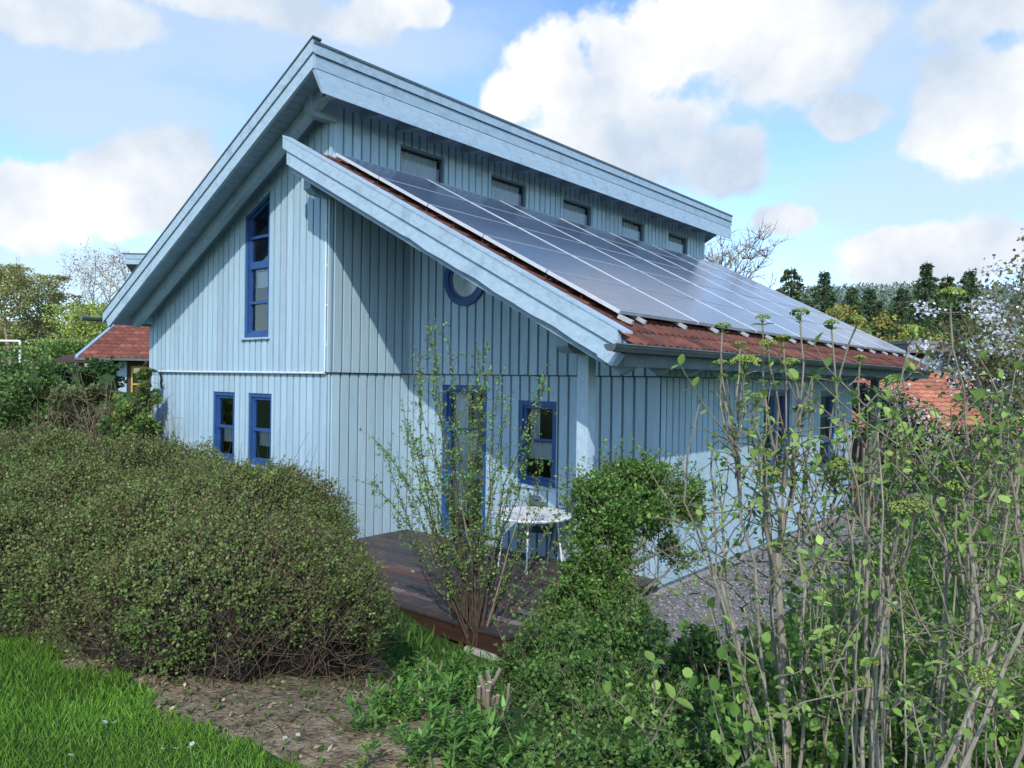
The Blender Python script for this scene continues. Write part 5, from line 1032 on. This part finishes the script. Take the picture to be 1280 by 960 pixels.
def orange_house():
    a, b = at(1098, 463, 31), at(1250, 470, 31); O = np.array([a[0], a[1], 0]); wdt = float((b-a) @ RH); zt = a[2]; g = h(a[0], a[1]); e = empty('garage', [O[0], O[1], g], 'low outbuilding with a large orange clay tile roof at the right', 'outbuilding')
    lo = at(1100, 535, 26.2)[2]; run = 5.0
    def xf(V): return O[None]+V[:, 1:2]*RH[None]+V[:, 0:1]*FH[None]*-1+V[:, 2:3]*np.array([[0, 0, 1]])
    mb = MB(); p = lambda x, y, z: O+RH*x+FH*y+np.array([0, 0, z])
    x0, x1 = -3.0, wdt+.5
    mb.hexa([p(x0, -run, lo-.15), p(x1, -run, lo-.15), p(x1, 0, zt-.15), p(x0, 0, zt-.15), p(x0, -run, lo-.04), p(x1, -run, lo-.04), p(x1, 0, zt-.04), p(x0, 0, zt-.04)]); mb.hexa([p(x0, 4, zt-1.9), p(x1, 4, zt-1.9), p(x1, .0, zt-.15), p(x0, .0, zt-.15), p(x0, 4, zt-1.8), p(x1, 4, zt-1.8), p(x1, 0.0, zt-.04), p(x0, 0.0, zt-.04)])
    rf = mb.build('roof', M['darkwood'], e)
    tile_roof('roof_tiles', 0.0, zt, run, lo, x0, x1, M['tilefar'], .40, .34, .025, .055, rf, cols=((1, 1, 1), (.9, .85, .82), (1.08, 1.05, 1.02)), xf=xf)
    mb = MB(); frame_box(mb, O, x0+.3, x1-.3, -run+.5, 3.4, g-1.5, lo+.1); mb.build('wall', M['darkwood'], e)
    o = at(1135, 440, 40); O2 = np.array([o[0], o[1], 0]); g2 = h(o[0], o[1]); e = empty('flat_roofed_house', [O2[0], O2[1], g2], 'dark brown boarded flat roofed building behind the orange tile roof', 'building')
    z0 = at(1150, 480, 40)[2]; z1 = at(1150, 443, 40)[2]; z2 = at(1150, 427, 40)[2]
    mb = MB()
    for i in range(60): frame_box(mb, O2, .4+i*.16, .4+i*.16+.13, -.03, .0, g2-.5, z1, (1, 1, 1)); 
    frame_box(mb, O2, .4, 10.4, .001, 5, g2-.5, z1); mb.build('wall', M['darkwood'], e)
    mb = MB(); frame_box(mb, O2, -.5, 10.8, -.9, 5.5, z1+.05, z2-.18, (2.2, 2.0, 2.0)); frame_box(mb, O2, -.55, 10.9, -.95, 5.6, z2-.16, z2, (2.6, 2.5, 2.5)); mb.build('roof', noisy('weathered_flat_roof_edge', (.06, .055, .055), (.09, .085, .085), 4, attr=True), e)
    mb = MB(); a = at(1159, 459, 39.8); 
    x = float((a-O2) @ RH)
    for (p0_, p1_, q0, q1) in ((x, x+.45, 0, .07), (x, x+.45, .42, .5), (x+.38, x+.45, .08, .41), (x, x+.06, .08, .41)): frame_box(mb, O2, p0_, p1_, -.09, -.04, a[2]+q0, a[2]+q1)
    w = mb.build('window', M['curtain'], e); mb = MB(); frame_box(mb, O2, x+.06, x+.38, -.06, -.045, a[2]+.07, a[2]+.42); mb.build('pane', M['glass'], w)
orange_house()
# goal frame on the far meadow
def goal():
    r = at(25, 440, 57); g = h(r[0], r[1]); zt = at(25, 426, 57)[2]; e = empty('goal_frame', [r[0], r[1], g], 'white football goal frame on the meadow at the far left', 'goal'); mb = MB()
    b = r-RH*4.5; mb.tube([[r[0], r[1], g], [r[0], r[1], zt]], .09, 8); mb.tube([[b[0], b[1], g], [b[0], b[1], zt]], .09, 8); mb.build('goal_post', M['white'], e)
    mb = MB(); mb.tube([[r[0], r[1], zt-.02], [b[0], b[1], zt-.02]], .085, 8); mb.build('crossbar', M['white'], e)
goal()
# sloping pergola roof with white climber beside the porch
def pergola():
    w = 21; a, b = at(1082, 478, w), at(1185, 566, w-1.5); g = h(b[0], b[1]); e = empty('lean_to_shed', [b[0], b[1], g], 'dark sloping lean-to roof behind the far porch post', 'shed'); mb = MB(); d = FH*2.0
    for k in range(3): o = np.array([0, 0, -.13*k]); s = d*(.0+.02*k); mb.hexa([a+o+s-[0, 0, .10], b+o+s-[0, 0, .10], b+o+d-[0, 0, .10], a+o+d-[0, 0, .10], a+o+s, b+o+s, b+o+d, a+o+d], (1.3+.3*k,)*3)
    mb.build('roof', M['darkwood'], e); mb = MB(); q = b-[0, 0, .4]
    for s in (a*.75+b*.25, b*.95+a*.05): mb.tube([[s[0], s[1], g-1.0], [s[0], s[1], s[2]-.35]], .07, 6)
    mb.build('post', M['darkwood'], e)
    c = empty('white_climber', [b[0], b[1], g], 'white flowering climbing plant along the dark lean-to roof', 'plant'); n = 2600; t = rng.random(n); P = np.array([at(1096, 496, 19.5)*(1-q)+at(1188, 560, 18.5)*q for q in t])+rng.normal(0, 1, (n, 3))*[.3, .3, .22]-np.outer(t*(1-t)*0+rng.random(n)*.9*t, [0, 0, 1.])
    V1 = leaves(P, rdir(n), rdir(n, .5), rng.uniform(.07, .14, n), palette(n, [(.04, .05, .025), (.07, .075, .04), (.03, .03, .02)], .2), DIAMOND, 1.1); arr_mesh('foliage', *V1, M['leaf'], c); k = 1500; i = rng.integers(0, n, k); V2 = leaves(P[i]+rng.normal(0, .05, (k, 3))-FH*.12, rdir(k), rdir(k, .6), rng.uniform(.05, .10, k), palette(k, [(.75, .76, .77), (.6, .62, .65)], .08), DIAMOND, 1.6); arr_mesh('blossom', *V2, M['petal'], c)
pergola()
# orange wooden garden armchair on the far porch
def porch_chair(px, py, rz, label):
    g = -.1; e = empty('wooden_armchair', (px, py, g), label, 'chair', 'orange wooden chairs on the porch'); Rm = Matrix.Rotation(rz, 3, 'Z')
    def bx(mb, a, b): q = [(a[0], a[1], a[2]), (b[0], a[1], a[2]), (b[0], b[1], a[2]), (a[0], b[1], a[2]), (a[0], a[1], b[2]), (b[0], a[1], b[2]), (b[0], b[1], b[2]), (a[0], b[1], b[2])]; mb.hexa([tuple((Rm @ Vector(p))+Vector((px, py, g))) for p in q])
    mb = MB()
    for i in range(6): bx(mb, (-.27, -.25+.09*i, .42), (.27, -.25+.09*i+.07, .445))
    mb.build('seat', M['pine_wood'], e); mb = MB()
    for i in range(6): bx(mb, (-.25+.09*i, .27, .50), (-.25+.09*i+.05, .295, 1.0))
    bx(mb, (-.28, .265, 1.0), (.28, .30, 1.07)); mb.build('backrest', M['pine_wood'], e)
    for sx in (-.30, .27):
        for sy, zt in ((-.27, .66), (.27, 1.05)): mb = MB(); bx(mb, (sx, sy, 0), (sx+.045, sy+.045, zt)); mb.build('leg', M['pine_wood'], e)
        mb = MB(); bx(mb, (sx-.01, -.30, .661), (sx+.06, .265, .69)); mb.build('armrest', M['pine_wood'], e)
p = at(1078, 560, 16.6); porch_chair(4.25, 11.0, math.radians(100), 'orange varnished wooden armchair under the far porch roof')
porch_chair(3.9, 10.35, math.radians(80), 'orange varnished wooden chair close to the end of the blue side wall')

# ------------------------------------------------------------------ sun and sky
SUN = np.array([.75, -1.0, .95]); SUN /= np.linalg.norm(SUN)
sl = bpy.data.lights.new('sun', 'SUN'); sl.energy = 3.65; sl.angle = math.radians(.53); sl.color = (1.0, .96, .90)
so = bpy.data.objects.new('sun', sl); C.objects.link(so); so.rotation_euler = Vector(-SUN).to_track_quat('-Z', 'Y').to_euler(); so.location = (20, -25, 25)
world = bpy.data.worlds.new('World'); bpy.context.scene.world = world; world.use_nodes = True; nt = world.node_tree; nt.nodes.clear()
out = nd(nt, 'ShaderNodeOutputWorld'); bg = nd(nt, 'ShaderNodeBackground'); bg.inputs['Strength'].default_value = .152; L(nt, bg.outputs[0], out.inputs['Surface'])
sky = nd(nt, 'ShaderNodeTexSky'); sky.sky_type = 'NISHITA'; sky.sun_disc = False; sky.sun_elevation = math.asin(SUN[2]); sky.sun_rotation = math.atan2(SUN[0], SUN[1]); sky.air_density = 1.0; sky.dust_density = .6; sky.ozone_density = 1.5; sky.altitude = 300
tc = nd(nt, 'ShaderNodeTexCoord'); dirv = tc.outputs['Generated']
def vmath(op, a, b=None, c=None):
    n = nd(nt, 'ShaderNodeVectorMath', operation=op)
    for i, q in enumerate((a, b, c)):
        if q is None: continue
        if isinstance(q, (tuple, list, np.ndarray)): n.inputs[i].default_value = tuple(float(t) for t in q)
        else: L(nt, q, n.inputs[i])
    return n
def fm(op, a, b=None, c=None, clamp=False):
    n = nd(nt, 'ShaderNodeMath', operation=op); n.use_clamp = clamp
    for i, q in enumerate((a, b, c)):
        if q is None: continue
        if isinstance(q, (int, float)): n.inputs[i].default_value = q
        else: L(nt, q, n.inputs[i])
    return n.outputs[0]
# cumulus: soft ellipsoidal masses in direction space, broken up by fractal noise
wn = nd(nt, 'ShaderNodeTexNoise', i_Scale=7.0, i_Detail=9.0, i_Roughness=.58); L(nt, dirv, wn.inputs['Vector'])
wn2 = nd(nt, 'ShaderNodeTexNoise', i_Scale=2.6, i_Detail=6.0, i_Roughness=.6); mp = nd(nt, 'ShaderNodeMapping'); mp.inputs['Scale'].default_value = (1, 1, 2.6); L(nt, dirv, mp.inputs['Vector']); L(nt, mp.outputs[0], wn2.inputs['Vector'])
BL = [(218, 205, 72, 56), (150, 225, 66, 44), (60, 242, 66, 40), (190, 262, 90, 40), (20, 270, 70, 40),
      (690, 95, 85, 85), (640, 120, 55, 52), (800, 60, 120, 75), (770, 165, 150, 62), (900, 205, 75, 52), (890, 30, 140, 62), (1010, 55, 130, 70),
      (1230, 115, 115, 95), (1190, 165, 80, 40), (1070, 142, 58, 36), (990, 275, 52, 30), (1150, 318, 120, 42), (1260, 305, 110, 45), (980, 95, 44, 22), (1250, 10, 130, 45), (90, 15, 150, 36), (330, 12, 170, 34), (500, 10, 90, 24)]
mxv = None; low = None
for (u, v, ru, rv) in BL:
    c = at(u, v, 1.0)-CAM; c /= np.linalg.norm(c); s = vmath('SUBTRACT', dirv, c); s = vmath('MULTIPLY', s.outputs[0], (1, 1, ru/rv)); ln = vmath('LENGTH', s.outputs[0]); q = fm('SUBTRACT', 1.0, fm('DIVIDE', ln.outputs['Value'], ru/F*.98))
    mxv = q if mxv is None else fm('SMOOTH_MAX', mxv, q, .15)
dens = fm('ADD', mxv, fm('MULTIPLY', fm('SUBTRACT', wn.outputs['Fac'], .5), 2.3))
mr = nd(nt, 'ShaderNodeMapRange', interpolation_type='SMOOTHSTEP'); mr.inputs['From Min'].default_value = .12; mr.inputs['From Max'].default_value = .40; L(nt, dens, mr.inputs['Value'])
# thin veil, thicker at upper left
veil = None
for (u, v, ru, rv) in ((90, 40, 330, 110), (380, 25, 300, 80), (150, 120, 260, 80), (1100, 40, 260, 140), (640, 230, 420, 60), (1150, 260, 260, 90), (60, 330, 260, 60)):
    c = at(u, v, 1.0)-CAM; c /= np.linalg.norm(c); s = vmath('SUBTRACT', dirv, c); s = vmath('MULTIPLY', s.outputs[0], (1, 1, ru/rv)); ln = vmath('LENGTH', s.outputs[0]); q = fm('SUBTRACT', 1.0, fm('DIVIDE', ln.outputs['Value'], ru/F)); veil = q if veil is None else fm('SMOOTH_MAX', veil, q, .2)
vd = fm('ADD', veil, fm('MULTIPLY', fm('SUBTRACT', wn2.outputs['Fac'], .5), 2.2)); mr2 = nd(nt, 'ShaderNodeMapRange', interpolation_type='SMOOTHSTEP'); mr2.inputs['From Min'].default_value = -.10; mr2.inputs['From Max'].default_value = .85; mr2.inputs['To Max'].default_value = .72; L(nt, vd, mr2.inputs['Value'])
# scattered clouds everywhere else (outside the photographed part of the sky as well)
# colours (divided by the background strength)
K = 1/.152
shade = nd(nt, 'ShaderNodeTexNoise', i_Scale=5.0, i_Detail=7.0, i_Roughness=.55); mp2 = nd(nt, 'ShaderNodeMapping'); mp2.inputs['Location'].default_value = (.0, .0, .035); L(nt, dirv, mp2.inputs['Vector']); L(nt, mp2.outputs[0], shade.inputs['Vector'])
cr = nd(nt, 'ShaderNodeValToRGB'); cr.color_ramp.elements[0].position = .38; cr.color_ramp.elements[1].position = .60; cr.color_ramp.elements[0].color = (.58, .69, .83, 1); cr.color_ramp.elements[1].color = (.97, .98, 1.0, 1); L(nt, shade.outputs['Fac'], cr.inputs['Fac'])
cs = vmath('SCALE', cr.outputs['Color']); cs.inputs['Scale'].default_value = K*1.06
tint = nd(nt, 'ShaderNodeMixRGB', blend_type='MULTIPLY'); tint.inputs['Fac'].default_value = 1; tint.inputs['Color2'].default_value = (1.36, 1.56, 1.78, 1); L(nt, sky.outputs['Color'], tint.inputs['Color1'])
m1 = nd(nt, 'ShaderNodeMixRGB'); L(nt, mr2.outputs[0], m1.inputs['Fac']); L(nt, tint.outputs[0], m1.inputs['Color1']); m1.inputs['Color2'].default_value = (.66*K, .81*K, .97*K, 1)
m2 = nd(nt, 'ShaderNodeMixRGB'); L(nt, mr.outputs[0], m2.inputs['Fac']); L(nt, m1.outputs[0], m2.inputs['Color1']); L(nt, cs.outputs[0], m2.inputs['Color2']); L(nt, m2.outputs[0], bg.inputs['Color'])

sc = bpy.context.scene; sc.view_settings.view_transform = 'Standard'; sc.view_settings.look = 'None'; sc.view_settings.exposure = 0; sc.view_settings.gamma = 1
sc.render.engine = 'CYCLES'; sc.cycles.use_denoising = True; sc.cycles.max_bounces = 6; sc.cycles.transparent_max_bounces = 12
